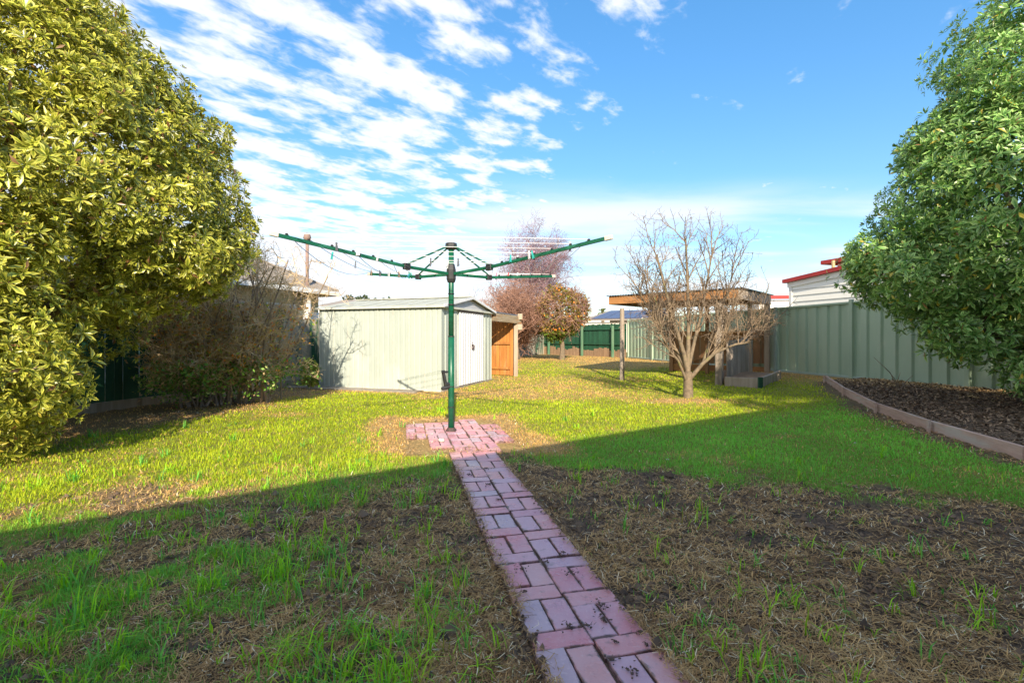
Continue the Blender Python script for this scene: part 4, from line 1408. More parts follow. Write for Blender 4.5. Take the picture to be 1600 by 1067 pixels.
def evergreen(base, blobs, label, seed, centre, edge, L=0.125, clump_area=0.20, per=26, trunk_r=0.13, fork=0.9):
    rng = np.random.default_rng(seed)
    base = Vector(base); base.z = g(base.x, base.y)
    t = empty('evergreen_tree', base, label, 'tree')
    limbs('trunk', base, [b[0] for b in blobs], trunk_r, M['bark'], t, seed, fork)
    pos, nor, dep = blob_points(blobs, clump_area, per, rng)
    n = len(pos)
    fr = frames(nor, rng); sc = rng.uniform(0.6, 1.28, n)
    tm = [rosette_template(rng, L, int(rng.integers(8, 12)), centre, edge) for _ in range(8)]
    pick = rng.integers(0, 8, n)
    # the clusters that show largest are objects of their own
    view = pos - np.array([0, 0, CAM_H]); dist = np.linalg.norm(view, axis=1)
    infr = (np.abs(view[:, 0]) < view[:, 1] * 1.04) & (np.abs(view[:, 2]) < view[:, 1] * 0.69) & (view[:, 1] > 1) & (dep > 0.9)
    facing = -(nor * view).sum(1) / dist > 0.25
    score = np.where(infr & facing, dist, 1e9)
    order = np.argsort(score)[:300]
    solo = np.zeros(n, bool); solo[order[score[order] < 1e8]] = True
    meshes = [np_mesh('leaf_cluster', v, f, M['leaf'], c) for v, f, c in tm]
    for i in np.nonzero(solo)[0]:
        mt = Matrix([list(map(float, row)) for row in fr[i]])
        place('leaf_cluster', meshes[pick[i]], Vector(pos[i]), t, rot=mt.to_euler(), scale=(sc[i],) * 3)
    Vs, Fs, Cs = [], [], []; off = 0
    for k in range(8):
        idx = np.nonzero((pick == k) & ~solo)[0]
        v, f, c = tm[k]
        W = np.einsum('nij,vj->nvi', fr[idx], v) * sc[idx][:, None, None] + pos[idx][:, None, :]
        tone = rng.uniform(0.8, 1.2, len(idx))
        Vs.append(W.reshape(-1, 3)); Cs.append((c[None] * tone[:, None, None]).reshape(-1, 3))
        Fs.append((f[None] + (np.arange(len(idx)) * len(v))[:, None, None] + off).reshape(-1, 3)); off += len(idx) * len(v)
    cr = np_obj('crown', np.concatenate(Vs), np.concatenate(Fs), M['leaf'], t, col=np.concatenate(Cs))
    cr['kind'] = 'stuff'
    return t


evergreen((-6.0, 5.6, 0), [((-6.05, 5.6, 3.0), (2.4, 2.2, 2.1)), ((-6.7, 5.5, 4.6), (1.95, 1.9, 1.35)), ((-5.1, 4.35, 1.2), (1.08, 0.9, 1.15)), ((-4.35, 5.9, 2.55), (0.95, 1.0, 0.85)), ((-5.45, 4.5, 2.65), (1.25, 1.1, 1.15)), ((-5.2, 5.2, 3.9), (1.15, 1.2, 1.0)), ((-4.4, 6.0, 2.2), (0.9, 0.8, 0.55))],
          'huge variegated evergreen tinted yellow for full sun by the green fence', 31, (0.14, 0.20, 0.008), (0.76, 0.70, 0.11))  # sunlit yellow is put into the leaf colours
evergreen((7.25, 6.7, 0), [((7.05, 6.6, 3.0), (1.62, 1.6, 1.45)), ((6.7, 7.0, 2.2), (1.52, 1.2, 0.85)), ((7.65, 6.4, 4.7), (1.45, 1.5, 1.9)), ((6.65, 6.7, 3.75), (0.95, 1.0, 0.75)), ((6.3, 6.75, 1.25), (0.5, 0.5, 0.4)), ((7.05, 6.25, 0.75), (0.45, 0.5, 0.32)), ((8.0, 7.5, 2.8), (1.1, 1.0, 1.0))],
          'variegated evergreen tinted cooler for shade, with pale leaf margins over the garden bed', 32, (0.06, 0.24, 0.03), (0.48, 0.66, 0.20), L=0.135)  # same species, shade put into the leaf colours as a cooler green


def grow(out, p, d, length, r, level, par, rnd):
    """recursive branching; out[level] collects (points, radii)"""
    L = par[level]
    nseg = L['seg']; pts = [p.copy()]; rad = [r]
    cur = p.copy(); dv = d.normalized()
    for i in range(nseg):
        dv = (dv + Vector((rnd.gauss(0, 1), rnd.gauss(0, 1), rnd.gauss(0, 1))) * L['wig'] + Vector((0, 0, L['up']))).normalized()
        cur = cur + dv * (length / nseg)
        pts.append(cur.copy()); rad.append(max(L['rmin'], r * (1 - (1 - L['taper']) * (i + 1) / nseg)))
    out[level].append((pts, rad))
    if level + 1 >= len(par): return
    nx = par[level + 1]
    nchild = rnd.randint(*L['kids'])
    for k in range(nchild):
        f = L['from'] + (1 - L['from']) * (k + rnd.random()) / nchild
        x = f * nseg; i = min(int(x), nseg - 1); q = pts[i].lerp(pts[i + 1], x - i)
        ax = (pts[i + 1] - pts[i]).normalized()
        sidev = ax.orthogonal(); sidev.rotate(Matrix.Rotation(k * 2.4 + rnd.uniform(-.6, .6), 3, ax))
        a = R(rnd.uniform(*nx['ang']))
        nd = ax * math.cos(a) + sidev * math.sin(a)
        rr = min(rad[i] * 0.75, nx['r'] * rnd.uniform(.7, 1.2))
        grow(out, q, nd, nx['len'] * rnd.uniform(0.6, 1.25) * (1.1 - 0.35 * f), rr, level + 1, par, rnd)


def tubes(out_levels, sides):
    m = MB()
    for polys, n in zip(out_levels, sides):
        for pts, rad in polys: m.tube(pts, rad, n, False)
    return m


def LV(seg, wig, up, taper, rmin, kids, frm, ang=(30, 60), len=1.0, r=0.02):
    return {'seg': seg, 'wig': wig, 'up': up, 'taper': taper, 'rmin': rmin, 'kids': kids, 'from': frm, 'ang': ang, 'len': len, 'r': r}


def bare_tree():
    rnd = random.Random(12)
    b = TREE_C.copy(); b.z = g(b.x, b.y)
    t = empty('bare_tree', b, 'bare leafless fruit tree with tan twigs before the shelter', 'tree')
    par = [LV(4, .10, .02, .75, .05, (5, 6), .45), LV(5, .12, .05, .45, .014, (6, 8), .18, (20, 45), 1.45, .05), LV(4, .14, .06, .45, .007, (6, 8), .15, (20, 50), .85, .02), LV(3, .16, .05, .5, .0045, (4, 6), .15, (25, 60), .42, .010), LV(2, .18, .04, .5, .0036, (0, 0), .1, (30, 70), .13, .006)]
    out = [[] for _ in par]
    # trunk and main limbs laid out by hand, then random growth
    V = Vector
    z0 = b + V((0, 0, -.1))
    tr = [z0, b + V((0.0, 0, .25)), b + V((-.02, 0, .5))]
    out[0].append((tr, [.10, .085, .072]))
    mains = [([tr[2], b + V((-.10, 0, .85)), b + V((-.42, -.1, 1.6)), b + V((-.78, -.2, 2.7))], .06), ([tr[2], b + V((-.12, .1, .8)), b + V((-.62, .15, 1.3)), b + V((-1.15, .2, 2.15))], .04), ([b + V((.28, -.15, .66)), b + V((.55, .1, 1.1)), b + V((.85, .2, 1.7)), b + V((1.15, .25, 2.4))], .035), ([tr[2], b + V((.02, .05, .9)), b + V((.05, .1, 1.7)), b + V((-.02, .1, 3.05))], .065),
             ([b + V((0, 0, .32)), b + V((.28, -.15, .66)), b + V((.68, -.25, .98)), b + V((1.0, -.1, 1.75))], .055), ([tr[2], b + V((.15, .1, .95)), b + V((.42, .25, 1.7)), b + V((.7, .3, 2.9))], .05),
             ([tr[2], b + V((-.22, .2, .9)), b + V((-.6, .5, 1.4)), b + V((-.85, .6, 2.4))], .045), ([tr[1], b + V((-.3, -.2, .72)), b + V((-.62, -.3, 1.0)), b + V((-.85, -.3, 1.9))], .035),
             ([b + V((.5, -.2, .85)), b + V((.95, -.3, 1.02)), b + V((1.3, -.2, 1.05)), b + V((1.5, -.1, 1.35))], .03)]
    for pts, r in mains:
        rad = [r, r * .85, r * .6, r * .3]
        out[1].append((pts, rad))
        L = par[1]
        for k in range(15):
            f = .36 + .64 * (k + rnd.random()) / 15; x = f * 3; i = min(int(x), 2); q = pts[i].lerp(pts[i + 1], x - i)
            ax = (pts[i + 1] - pts[i]).normalized(); sv = ax.orthogonal(); sv.rotate(Matrix.Rotation(k * 2.4, 3, ax))
            a = R(rnd.uniform(18, 52)); nd = ax * math.cos(a) + sv * math.sin(a) + V((0, 0, .62))
            grow(out, q, nd, .80 * rnd.uniform(.6, 1.25), min(rad[i] * .6, .015), 2, par, rnd)
    for lv, k in ((0, 1.0), (1, .8), (2, .85), (3, .8), (4, .75)):
        for pts, rad in out[lv]:
            for q in pts: q.x = b.x + (q.x - b.x) * .83; q.y = b.y + (q.y - b.y) * .83
            rad[:] = [r_ * k for r_ in rad]
    tubes(out[:2], (10, 7)).build('trunk', M['bark_pale'], t, smooth=True)
    c = tubes(out[2:], (4, 3, 3)).build('crown', M['twig_tan'], t)
    return t


bare_tree()


def leaf_quads(pos, rng, size, cols, up_bias=0.3):
    n = len(pos)
    ax = rng.normal(size=(n, 3)) + np.array([0, 0, up_bias])
    fr = frames(ax, rng)
    s = rng.uniform(0.7, 1.3, n) * size
    q = np.array([[-.5, 0, 0], [0, -.28, .04], [.55, 0, -.05], [0, .28, .04]])
    V = (np.einsum('nij,vj->nvi', fr, q) * s[:, None, None] + pos[:, None, :]).reshape(-1, 3)
    k = np.arange(n)[:, None] * 4
    F = np.concatenate([k + [0, 1, 2], k + [0, 2, 3]], 1).reshape(-1, 3)
    cols = np.array(cols); c = cols[rng.integers(0, len(cols), n)] * rng.uniform(.75, 1.25, n)[:, None]
    return V, F, np.repeat(c, 4, axis=0)


def dry_shrub():
    rnd = random.Random(15); rng = np.random.default_rng(15)
    b = Vector((-4.75, 8.3, 0))
    t = empty('dry_shrub', b, 'tangled half-dead grey shrub with few leaves against the fence', 'shrub')
    par = [LV(6, .13, .10, .4, .006, (7, 10), .15), LV(4, .22, .03, .5, .004, (6, 9), .1, (25, 75), .60, .012), LV(3, .28, .01, .5, .003, (2, 4), .1, (30, 80), .30, .006), LV(2, .3, 0, .5, .0025, (0, 0), .1, (30, 80), .14, .004)]
    out = [[] for _ in par]
    tops = []
    for i in range(58):
        fx = rnd.random()
        p = Vector((-5.5 + 1.15 * fx + rnd.gauss(0, .05), 7.95 + 0.75 * fx + rnd.uniform(-.2, .25), -0.03))
        lean = Vector((rnd.gauss(0.0 + .2 * (fx - .5), .22), rnd.gauss(-.1, .2), 1))
        grow(out, p, lean, rnd.uniform(1.5, 2.7) * (1.15 if fx > .35 else .85), rnd.uniform(.012, .026), 0, par, rnd)
    tubes(out[:1], (6,)).build('stem', M['twig_dark'], t)
    tubes(out[1:], (4, 3, 3)).build('crown', M['twig_grey'], t)
    # leaves: green low down, russet among the twigs
    pts = np.array([list(pp[-1]) for lvl in out[2:] for pp, _ in lvl])
    low = pts[(pts[:, 2] < 0.85)]
    low = low[rng.random(len(low)) < 0.5]
    low = np.repeat(low, 4, axis=0) + rng.normal(0, .06, (len(low) * 4, 3)) - np.array([0, .06, .12]); low = low[low[:, 2] > 0.02]
    V, F, C = leaf_quads(low, rng, .055, [(.16, .34, .04), (.22, .40, .06), (.40, .44, .14), (.12, .25, .04), (.55, .36, .18)])
    np_obj('leaves', V, F, M['small_leaf'], t, col=C)['kind'] = 'stuff'
    mid = pts[(pts[:, 2] > .6) & (pts[:, 2] < 1.7)]; mid = mid[rng.random(len(mid)) < .2]
    mid = np.repeat(mid, 2, axis=0) + rng.normal(0, .03, (len(mid) * 2, 3))
    V, F, C = leaf_quads(mid, rng, .055, [(.75, .36, .05), (.55, .44, .08), (.25, .34, .06), (.7, .25, .07)])
    np_obj('russet_leaves', V, F, M['small_leaf'], t, col=C)['kind'] = 'stuff'


dry_shrub()


def small_bush(px, py, w, h, label, seed, n=420):
    rng = np.random.default_rng(seed); rnd = random.Random(seed)
    b = P(px, py)
    t = empty('bush', b, label, 'bush')
    m = MB()
    for k in range(9):
        a = rnd.uniform(0, 6.28); m.tube([b, b + Vector((math.cos(a) * w * .3, math.sin(a) * w * .3, h * .5)), b + Vector((math.cos(a) * w * .6, math.sin(a) * w * .6, h * rnd.uniform(.7, 1)))], [.01, .008, .003], 4)
    m.build('stem', M['twig_grey'], t)
    u = rng.normal(size=(n, 3)); u /= np.linalg.norm(u, axis=1, keepdims=True)
    p = np.array(b) + np.array([0, 0, h * .55]) + u * np.array([w, w * .8, h * .5]) * (rng.uniform(.3, 1, n) ** .5)[:, None]
    V, F, C = leaf_quads(p, rng, .085, [(.34, .42, .06), (.50, .48, .10), (.2, .3, .04)])
    np_obj('foliage', V, F, M['small_leaf'], t, col=C)['kind'] = 'stuff'


small_bush(484, 607, .22, .66, 'small yellow-green bush at the shed corner', 41, 500)


def twig_tree(name, base, label, seed, par, mats, sides, stems=1, spread=.25, height=1.0, r=.09, bark_levels=1):
    rnd = random.Random(seed)
    t = empty(name, base, label, 'tree')
    out = [[] for _ in par]
    for i in range(stems):
        d = Vector((rnd.gauss(0, spread), rnd.gauss(0, spread), 1)) if stems > 1 else Vector((0.03, 0, 1))
        grow(out, Vector(base) + Vector((rnd.gauss(0, .05 * stems), rnd.gauss(0, .05 * stems), -.1)), d, height * rnd.uniform(.85, 1.1), r, 0, par, rnd)
    tubes(out[:bark_levels], sides[:bark_levels]).build('trunk', mats[0], t)
    tubes(out[bark_levels:], sides[bark_levels:]).build('crown', mats[1], t)
    return t, out


# reddish leafless plum and birch behind the shed
pb = Vector((-0.05, 20.4, 0)); pb.z = g(pb.x, pb.y)
twig_tree('plum_tree', pb, 'leafless plum tree with dense reddish brown twigs behind shed', 51,
          [LV(4, .10, .05, .5, .03, (9, 11), .45), LV(4, .14, .02, .4, .012, (9, 12), .15, (40, 85), 1.75, .04), LV(4, .16, .01, .4, .007, (8, 11), .1, (25, 65), 1.0, .016), LV(3, .2, .0, .5, .006, (4, 6), .1, (25, 65), .5, .009), LV(2, .2, 0, .5, .005, (0, 0), .1, (30, 60), .26, .007)],
          (M['bark'], M['twig_red']), (7, 5, 3, 3, 3), stems=4, spread=.45, height=1.9, r=.06)
bb = Vector((1.1, 31.5, 0)); bb.z = g(bb.x, bb.y)
twig_tree('birch_tree', bb, 'tall leafless birch with pale limbs and purple twigs', 52,
          [LV(6, .05, .05, .3, .03, (8, 10), .35), LV(5, .08, .10, .35, .015, (9, 11), .15, (22, 48), 2.9, .05), LV(4, .12, .02, .4, .006, (7, 9), .1, (20, 50), 1.1, .016), LV(3, .15, -.06, .5, .0055, (3, 4), .1, (25, 60), .6, .008), LV(2, .15, -.1, .5, .006, (0, 0), .1, (25, 60), .4, .008)],
          (M['birch'], M['twig_purple']), (7, 5, 3, 3, 3), stems=4, spread=.22, height=6.0, r=.08, bark_levels=2)
sb = Vector((-2.1, 23.5, 0)); sb.z = g(sb.x, sb.y)
twig_tree('bare_sapling', sb, 'thin bare blue-grey sapling showing over the shed roof', 53,
          [LV(5, .06, .08, .3, .012, (10, 12), .3), LV(4, .14, .03, .4, .007, (7, 9), .15, (25, 55), 1.3, .02), LV(3, .16, .02, .5, .005, (3, 5), .1, (25, 60), .55, .009), LV(2, .2, 0, .5, .005, (0, 0), .1, (30, 60), .25, .006)],
          (M['twig_purple'], M['twig_purple']), (6, 4, 3, 3), stems=2, spread=.3, height=2.6, r=.04)


def orange_tree():
    rng = np.random.default_rng(61); rnd = random.Random(61)
    b = P(878, 562)
    t = empty('orange_tree', b, 'small rounded orange tree laden with fruit before green fence', 'tree')
    m = MB()
    m.tube([b - Vector((0, 0, .1)), b + Vector((.02, 0, .45)), b + Vector((0, 0, .8))], [.13, .10, .09], 8)
    cen = b + Vector((0, 0, 2.0))
    for k in range(9):
        a = k * .7; e = cen + Vector((math.cos(a) * .75, math.sin(a) * .6, rnd.uniform(-.6, .6)))
        m.tube([b + Vector((0, 0, .7)), (b + Vector((0, 0, 1.1))).lerp(e, .45), e], [.05, .035, .015], 5)
    m.build('trunk', M['bark_pale'], t)
    par = [LV(3, .2, 0, .5, .006, (5, 7), .2), LV(3, .2, 0, .5, .006, (3, 4), .1, (25, 70), .5, .01), LV(2, .2, 0, .5, .005, (0, 0), .1, (25, 70), .25, .008)]
    out = [[] for _ in par]
    for k in range(90):
        u = Vector((rnd.gauss(0, 1), rnd.gauss(0, 1), rnd.gauss(0, 1))).normalized()
        p = cen + Vector((u.x * .6, u.y * .5, u.z * .55))
        grow(out, p, u, .5, .014, 0, par, rnd)
    tubes(out, (4, 3, 3)).build('twigs', M['twig_red'], t)
    n = 5200
    u = rng.normal(size=(n, 3)); u /= np.linalg.norm(u, axis=1, keepdims=True)
    lump = 0.55 + 0.8 * fbm(u[:, 0] * 2 + 5, u[:, 1] * 2 + u[:, 2] * 3, 1.5, 3)
    p = np.array(cen) + u * np.array([1.12, .95, 1.12]) * (lump * rng.uniform(.55, 1, n) ** .4)[:, None]
    p = p[(p[:, 2] > b.z + .62) & (rng.random(n) < .75)]
    V, F, C = leaf_quads(p, rng, .12, [(.34, .22, .05), (.44, .28, .05), (.18, .21, .04), (.28, .15, .05), (.24, .25, .04)])
    cr = np_obj('crown', V, F, M['small_leaf'], t, col=C); cr['kind'] = 'stuff'
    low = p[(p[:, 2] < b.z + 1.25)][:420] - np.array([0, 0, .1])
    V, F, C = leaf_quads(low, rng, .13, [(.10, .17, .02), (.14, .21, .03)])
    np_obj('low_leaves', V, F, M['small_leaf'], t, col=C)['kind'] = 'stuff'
    mo = MB().sphere((0, 0, 0), .038, 8, 6)
    me = bpy.data.meshes.new('orange'); me.from_pydata([tuple(v) for v in mo.v], [], mo.f); me.materials.append(M['orange_peel'])
    for q in me.polygons: q.use_smooth = True
    for k in range(34):
        w = Vector((rnd.gauss(0, 1), rnd.gauss(-.5, 1), rnd.gauss(0, 1))).normalized()
        q = cen + Vector((w.x * 1.06, w.y * .96, w.z * 1.05))
        if q.z < b.z + .8: q.z = b.z + .8 + rnd.random() * .2
        place('orange', me, q, t)


orange_tree()


# tall tree beside the house, out of the picture: its crown shades the right of the yard
def shade_tree():
    rng = np.random.default_rng(71)
    b = Vector((8.3, -6.2, 0)); 
    t = empty('shade_tree', b, 'tall leafy tree standing beside the house, shading the garden bed', 'tree')
    blobs = [((8.2, -6.2, 8.1), (2.3, 2.2, 1.25)), ((9.9, -6.0, 7.8), (2.2, 2.2, 1.7)), ((7.0, -6.0, 8.3), (1.5, 1.5, 1.0)), ((9.4, -6.4, 8.7), (1.8, 1.8, 0.8)), ((11.6, -6.0, 8.8), (2.2, 2.0, 1.9)), ((8.6, -6.2, 6.4), (1.5, 1.5, 1.2))]
    limbs('trunk', b, [q[0] for q in blobs], .28, M['bark'], t, 71, 4.5)
    pos, nor, dep = blob_points(blobs, .62, 12, rng, (.28, .5), .4)
    V, F, C = leaf_quads(pos, rng, .30, [(.08, .14, .03), (.10, .17, .03)])
    np_obj('crown', V, F, M['small_leaf'], t, col=C)['kind'] = 'stuff'


shade_tree()

# ------------------------------------------------------------------ the neighbours
def hip_house():
    up = Vector((0, 0, 1))
    d = Vector((-0.34, -0.94, 0)); n = Vector((-0.94, 0.34, 0))
    E1 = Vector((-5.72, 16.0, 2.62)); Lh, Dp, rise = 8.2, 4.5, 1.2
    t = empty('house', (E1.x, E1.y, 0), 'cream house with hipped roof and white gutter over the fence', 'house')
    E0 = E1 + d * Lh
    w1 = E1 + d * .45 + n * .45; w0 = E0 - d * .45 + n * .45
    b = lambda p, z: Vector((p.x, p.y, z))
    MB().poly([b(w1, -.2), b(w0, -.2), b(w0 + n * 3.6, -.2), b(w1 + n * 3.6, -.2)], (0, 0, 2.75)).build('wall', M['cream_wall'], t)
    # white band of windows and lower cladding
    MB().para(b(w1, .2) - n * .03, (w0 - w1), n * .028, up * 1.75).build('cladding', M['white_paint'], t)
    for s in (1.0, 2.6, 4.2, 5.8):
        p = w1 + d * s
        MB().para(b(p, 1.45) - n * .05, d * 1.1, n * .03, up * .70).build('window_frame', M['white_paint'], t)
        MB().para(b(p + d * .07, 1.5) - n * .056, d * .96, n * .01, up * .6).build('window_pane', M['window_glass'], t)
    f1, f0 = E1 + n * Dp, E0 + n * Dp
    r1 = E1 + n * Dp / 2 + d * Dp / 2 + up * rise; r0 = E0 + n * Dp / 2 - d * Dp / 2 + up * rise
    m = MB()
    for q in ([E1, E0, r0, r1], [f0, f1, r1, r0], [f1, E1, r1], [E0, f0, r0]):
        m.poly(q, (0, 0, 0.03))
    rf = m.build('roof', M['roof_tan'], t)
    # corrugation battens on the slope facing the yard
    k = 44
    for i in range(k):
        s = Lh * (i + .5) / k; lim = min(1.0, s / (Dp / 2), (Lh - s) / (Dp / 2))
        a = E1 + d * s + up * .035; c = a + (n * Dp / 2 + up * rise) * lim
        if i < 26: MB().bar(a, c, .05, .02).build('roof_rib', M['roof_tan'], rf)
    MB().bar(r1 + up * .06, E1 + up * .05, .12, .05).build('hip_cap', M['roof_tan'], rf)
    for a, c in ((E1, E0), (E1, f1)):
        MB().bar(a - up * .05, c - up * .05, .12, .14).build('gutter', M['white_paint'], t)
    MB().poly([E1 - up * .1, E0 - up * .1, E0 + n * .5 - up * .1, E1 + n * .5 - up * .1], (0, 0, -.02)).build('soffit', M['cream_wall'], t)
    p = at(480, 480, 14.9)
    MB().tube([b(p, 1.9), b(p, 4.15)], .05, 10).build('flue', M['flue'], t, smooth=True)
    MB().tube([b(p, 4.12), b(p, 4.2), b(p, 4.3), b(p, 4.36)], [.06, .12, .10, .03], 10).build('flue_cap', M['flue'], t, smooth=True)
    MB().tube([b(p, 1.5), b(p, 2.35)], .11, 10).build('flue_base', M['white_paint'], t)


hip_house()


def white_house():
    up = Vector((0, 0, 1))
    a = Vector((8.62, 15.0, 0)); d = Vector((0.29, -0.957, 0)).normalized(); n = Vector((0.957, 0.29, 0)).normalized()
    t = empty('house', a, 'white weatherboard house with red gutter behind steel fence', 'house')
    Lh = 9.5
    hz = lambda s: 2.90 + 0.085 * s
    MB().poly([a + n * .03, a + d * Lh + n * .03, a + d * Lh + n * .03 + up * (hz(Lh) - .06), a + n * .03 + up * (hz(0) - .06)], n * 5).build('wall', M['cream_board'], t)
    for i in range(18):
        z = 0.2 + .185 * i
        s0 = 0 if z + .17 < hz(0) - .05 else (z + .17 - hz(0) + .05) / .085
        if s0 > Lh - .5: break
        o = a + d * (s0 + .10) + up * z
        m = MB(); n0 = len(m.v)
        e = d * (Lh - s0 - .10)
        A, B_, C_, D_ = o - n * .022, o + e - n * .022, o + e - n * .002 + up * .183, o - n * .002 + up * .183
        m.poly([A, B_, C_, D_], n * .012)
        m.build('weatherboard', M['cream_board'], t)
    MB().para(a - n * .04, d * .10, n * .06, up * (hz(0) - .05)).build('corner_board', M['white_paint'], t)
    MB().bar(a - d * .15 - n * .08 + up * hz(-.15), a + d * Lh - n * .08 + up * hz(Lh), .14, .11).build('gutter', M['roof_red'], t)
    MB().bar(a - d * .05 - n * .03 + up * (hz(0) - .14), a + d * Lh - n * .03 + up * (hz(Lh) - .14), .04, .15).build('frieze_board', M['cream_board'], t)
    MB().poly([a - d * .2 - n * .1 + up * (hz(0) + .02), a + d * Lh - n * .1 + up * (hz(Lh) + .02), a + d * Lh + n * 5 + up * (hz(Lh) + .1), a - d * .2 + n * 5 + up * (hz(0) + .1)], up * .03).build('roof', M['roof_red'], t)
    # taller hipped block
    c = Vector((13.9, 14.1, 0)); s = 2.6
    q = [c - d * s - n * s, c + d * (s + 1.5) - n * s, c + d * (s + 1.5) + n * s, c - d * s + n * s]
    MB().poly([p + up * 2.9 for p in q], up * .65).build('upper_wall', M['cream_board'], t)
    E = [c - d * (s + .3) - n * (s + .3), c + d * (s + 1.8) - n * (s + .3), c + d * (s + 1.8) + n * (s + .3), c - d * (s + .3) + n * (s + .3)]
    E = [p + up * 3.62 for p in E]
    r0, r1 = c + up * 4.35, c + d * 1.5 + up * 4.35
    m = MB()
    for f in ([E[0], E[1], r1, r0], [E[1], E[2], r1], [E[2], E[3], r0, r1], [E[3], E[0], r0]): m.poly(f, up * .04)
    rf = m.build('upper_roof', M['roof_red'], t)
    for k in range(8):
        w = (k + .5) / 8
        MB().bar(E[0].lerp(E[1], w) + up * .05, r0.lerp(r1, w) + up * .05, .04, .03).build('roof_rib', M['roof_red'], rf)
    for i in range(4):
        MB().bar(E[i], E[(i + 1) % 4], .12, .12).build('gutter', M['roof_red'], rf)
    p = at(1302, 413, 15.2)
    MB().tube([p - up * .35, p + up * .12], .05, 8).build('vent_pipe', M['cream_wall'], t)


white_house()


def small_red():
    up = Vector((0, 0, 1))
    p = at(1186, 475, 20.5); p.z = 0
    t = empty('outbuilding', p, 'small cream outbuilding with red roof edge beside white house', 'building')
    d = Vector((.995, -.1, 0))
    MB().para(p, d * 2.2, Vector((0.1, .995, 0)) * 2.2, up * 2.72).build('wall', M['cream_board'], t)
    MB().bar(p - d * .1 + up * 2.83 - Vector((0, .1, 0)), p + d * 2.4 + up * 2.83 - Vector((0, .1, 0)), .14, .13).build('gutter', M['roof_red'], t)
    MB().poly([p - d * .1 + up * 2.88, p + d * 2.3 + up * 2.88, p + d * 2.3 + up * 3.0 + Vector((0.1, 2.3, 0)), p - d * .1 + up * 3.0 + Vector((.1, 2.3, 0))], up * .04).build('roof', M['roof_red'], t)


small_red()


def solar_house():
    up = Vector((0, 0, 1))
    a = at(908, 505, 31); b = at(1045, 500, 29)
    t = empty('house', (a.x, a.y, 0), 'low house with dark blue solar roof beyond the back fence', 'house')
    a.z = b.z = 2.2
    d = (b - a).normalized(); n = Vector((-d.y, d.x, 0))
    L = (b - a).length
    MB().para(Vector((a.x, a.y, -.1)) + n * .3, d * L, n * 5, up * 2.2).build('wall', M['cream_board'], t)
    MB().poly([a, b, b + n * 3.6 + up * .75, a + n * 3.6 + d * 1.1 + up * .75], up * .05).build('roof', M['roof_tan'], t)
    MB().poly([b + n * 3.6 + up * .76, a + n * 3.6 + d * 1.1 + up * .76, a + n * 7.2 + d * .5, b + n * 7.2], up * .05).build('roof', M['roof_tan'], t)
    for i in range(5):
        s0 = .55 + i * (L - .8) / 5; s1 = s0 + (L - .8) / 5 - .05
        for f0, f1 in ((.08, .5), (.52, .94)):
            off = lambda s, f: a + d * (s + (1.0 - s / L) * f * .9) + n * 3.6 * f + up * (.75 * f + .075)
            MB().poly([off(s0, f0), off(s1, f0), off(s1, f1), off(s0, f1)], up * .03).build('solar_panel', M['solar'], t)
    c = at(1004, 499, 28)
    MB().para(Vector((c.x, c.y, 0)), (3, -.4, 0), (.3, 2, 0), (0, 0, c.z)).build('annex', M['shed_trim'], t)
    MB().bar(Vector((c.x - .1, c.y - .1, c.z)), Vector((c.x + 3, c.y - .5, c.z)), .12, .16).build('gutter', M['shed_trim'], t)


solar_house()


def far_roof():
    up = Vector((0, 0, 1))
    a = at(495, 476, 38); b = at(640, 474, 38)
    t = empty('house', (a.x, a.y, 0), 'distant brown-roofed house showing just over the shed', 'house')
    a.z = b.z = 3.6
    MB().para(Vector((a.x, a.y + .3, -.1)), b - a, (0, 6, 0), up * 3.6).build('wall', M['cream_board'], t)
    MB().poly([a, b, b + Vector((-1, 3, .65)), a + Vector((1, 3, .65))], up * .05).build('roof', M['roof_tan'], t)
    MB().poly([a + Vector((1, 3, .66)), b + Vector((-1, 3, .66)), b + Vector((0, 6.4, 0)), a + Vector((0, 6.4, 0))], up * .05).build('roof', M['roof_tan'], t)
    a = at(800, 505, 42)
    a2 = Vector((3.2, 44, 0)); t2 = empty('house', a2, 'far house with brown roof behind the orange tree', 'house')
    MB().para(a2, (3.2, 0, 0), (0, 5, 0), up * 2.2).build('wall', M['cream_board'], t2)
    MB().poly([a2 + up * 2.2 + Vector((-.3, -.3, 0)), a2 + Vector((3.5, -.3, 2.2)), a2 + Vector((2.6, 2.5, 3.05)), a2 + Vector((.8, 2.5, 3.05))], up * .05).build('roof', M['plinth_wood'], t2)


far_roof()


def eucalypt(px, py, Y, w, h, seed, label):
    rng = np.random.default_rng(seed); rnd = random.Random(seed)
    c = at(px, py, Y); b = Vector((c.x, c.y, 0))
    t = empty('gum_tree', b, label, 'tree', 'gum trees beyond the houses')
    blobs = []
    for k in range(7):
        blobs.append(((c.x + rnd.uniform(-w, w), c.y + rnd.uniform(-w, w), c.z - rnd.uniform(0, h)), (w * rnd.uniform(.25, .42), w * .35, h * rnd.uniform(.22, .34))))
    limbs('trunk', b, [q[0] for q in blobs], .22, M['bark'], t, seed, c.z * .5)
    pos, nor, dep = blob_points(blobs, .5, 14, rng, (.25, .5), .4)
    V, F, C = leaf_quads(pos, rng, .34, [(.05, .085, .035), (.07, .10, .04), (.09, .11, .05)])
    np_obj('crown', V, F, M['small_leaf'], t, col=C)['kind'] = 'stuff'


eucalypt(556, 461, 62, 1.9, 1.8, 81, 'olive gum tree crown peeping over the distant brown roof')
eucalypt(596, 468, 64, .9, .8, 82, 'smaller dark gum tree crown beside the olive one')


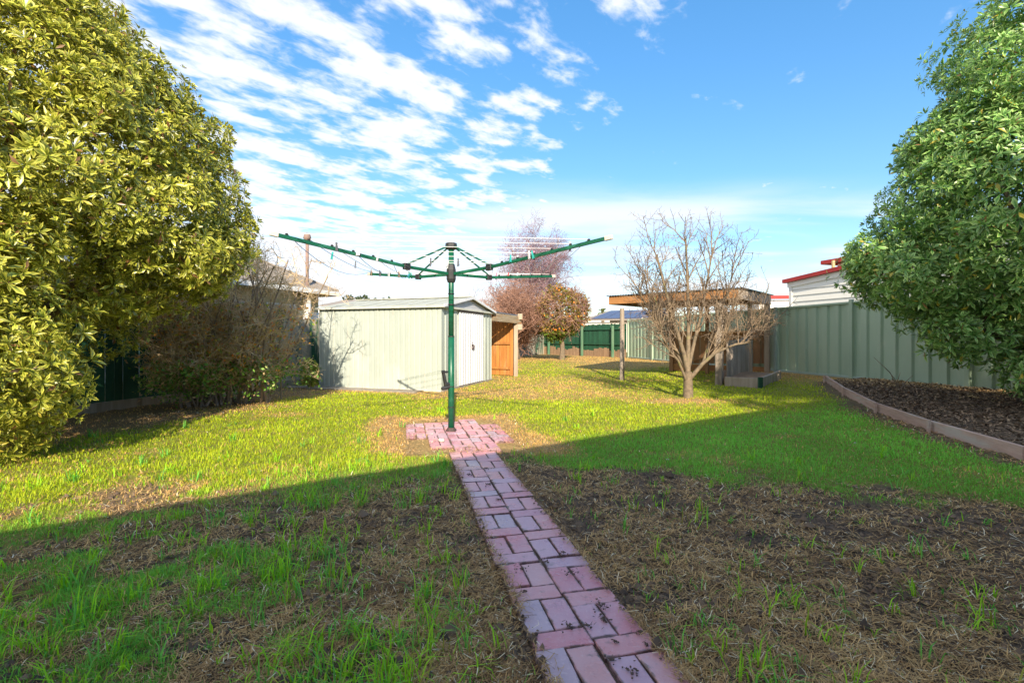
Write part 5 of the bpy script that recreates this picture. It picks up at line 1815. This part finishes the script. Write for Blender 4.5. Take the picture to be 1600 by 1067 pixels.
def palm(px, py, Y):
    rng = random.Random(9)
    c = at(px, py, Y); b = Vector((c.x, c.y, 0))
    t = empty('palm_tree', b, 'small distant palm tree above the solar roof', 'tree')
    MB().tube([b, c], [.28, .22], 8).build('trunk', M['bark'], t)
    for k in range(34):
        a = k * 2.4; e = rng.uniform(-.5, 1.4); l = rng.uniform(.8, 1.25)
        m = MB(); pts = []
        d = Vector((math.cos(a) * math.cos(e), math.sin(a) * math.cos(e), math.sin(e)))
        s = Vector((-math.sin(a), math.cos(a), 0)) * .13
        p1 = c + d * l * .55; p2 = c + d * l - Vector((0, 0, .25 * l))
        m.v += [c, p1 - s, p1 + s, p2, p1 + Vector((0, 0, -.04))]
        m.f += [[0, 1, 4], [0, 4, 2], [1, 3, 4], [4, 3, 2]]
        m.build('frond', M['palm'], t)


M['palm'] = mat('palm', (.20, .22, .06), (.10, .14, .03), 2, rough=.6)
palm(942, 487, 68)


def poles():
    up = Vector((0, 0, 1))
    p = at(915, 474, 46)
    t = empty('power_pole', (p.x, p.y, 0), 'plain grey timber pole behind the solar roof', 'pole')
    MB().tube([(p.x, p.y, 0), p], [.14, .11], 8).build('pole', M['grey_wood'], t)
    p = at(920.5, 488, 90)
    p = at(920, 488, 90)
    q = at(919.5, 489, 95)
    p = at(889, 484, 95)
    t = empty('power_pole', (p.x, p.y, 0), 'tiny far power pole with crossarms by the orange tree', 'pole')
    MB().tube([(p.x, p.y, 0), p], [.18, .15], 8).build('pole', M['twig_dark'], t)
    for z in (.35, 1.1):
        MB().bar(p + Vector((-.95, 0, -z)), p + Vector((.95, 0, -z)), .14, .14).build('crossarm', M['twig_dark'], t)
    for x in (-.8, -.4, .4, .8):
        MB().tube([p + Vector((x, 0, -.3)), p + Vector((x, 0, -.05))], .06, 6).build('insulator', M['twig_dark'], t)


poles()

# ------------------------------------------------------------------ small things lying about
def pebble(px, py, s, label, zoff=0.0):
    r = random.Random(px)
    p = P(px, py)
    z = float(ground_full(p.x, p.y)[0]) + zoff
    m = MB().sphere((p.x, p.y, z + s * .45), (s, s * .75, s * .55), 8, 6)
    for i, v in enumerate(m.v): m.v[i] = v + Vector((r.uniform(-1, 1), r.uniform(-1, 1), r.uniform(-.6, .6))) * s * .16
    o = m.build('pebble', M['stone'], origin=(p.x, p.y, z), smooth=True)
    return tag(o, label, 'pebble')


pebble(690, 692, .038, 'pale stone lying on the sunlit brick pad', .026)
for x, y in ((1043, 719), (1336, 692), (1395, 667), (1417, 656), (1450, 618)):
    tag(pebble(x, y, .016, 'tiny white pebble lying in the shaded grass near bed'), group='white pebbles in the grass')

# bare canes in the bed
def canes():
    p = P(1405, 612)
    t = empty('dead_plant', p, 'few bare dark canes sprouting from the mulched bed', 'plant')
    rnd = random.Random(3)
    for k, (dx, h) in enumerate(((-.45, .62), (-.22, .42), (-.05, .35), (.1, .22), (.2, .3))):
        MB().tube([p, p + Vector((dx * .4, rnd.uniform(-.05, .05), h * .55)), p + Vector((dx, rnd.uniform(-.1, .1), h))], [.009, .007, .003], 5).build('cane', M['twig_dark'], t)


canes()
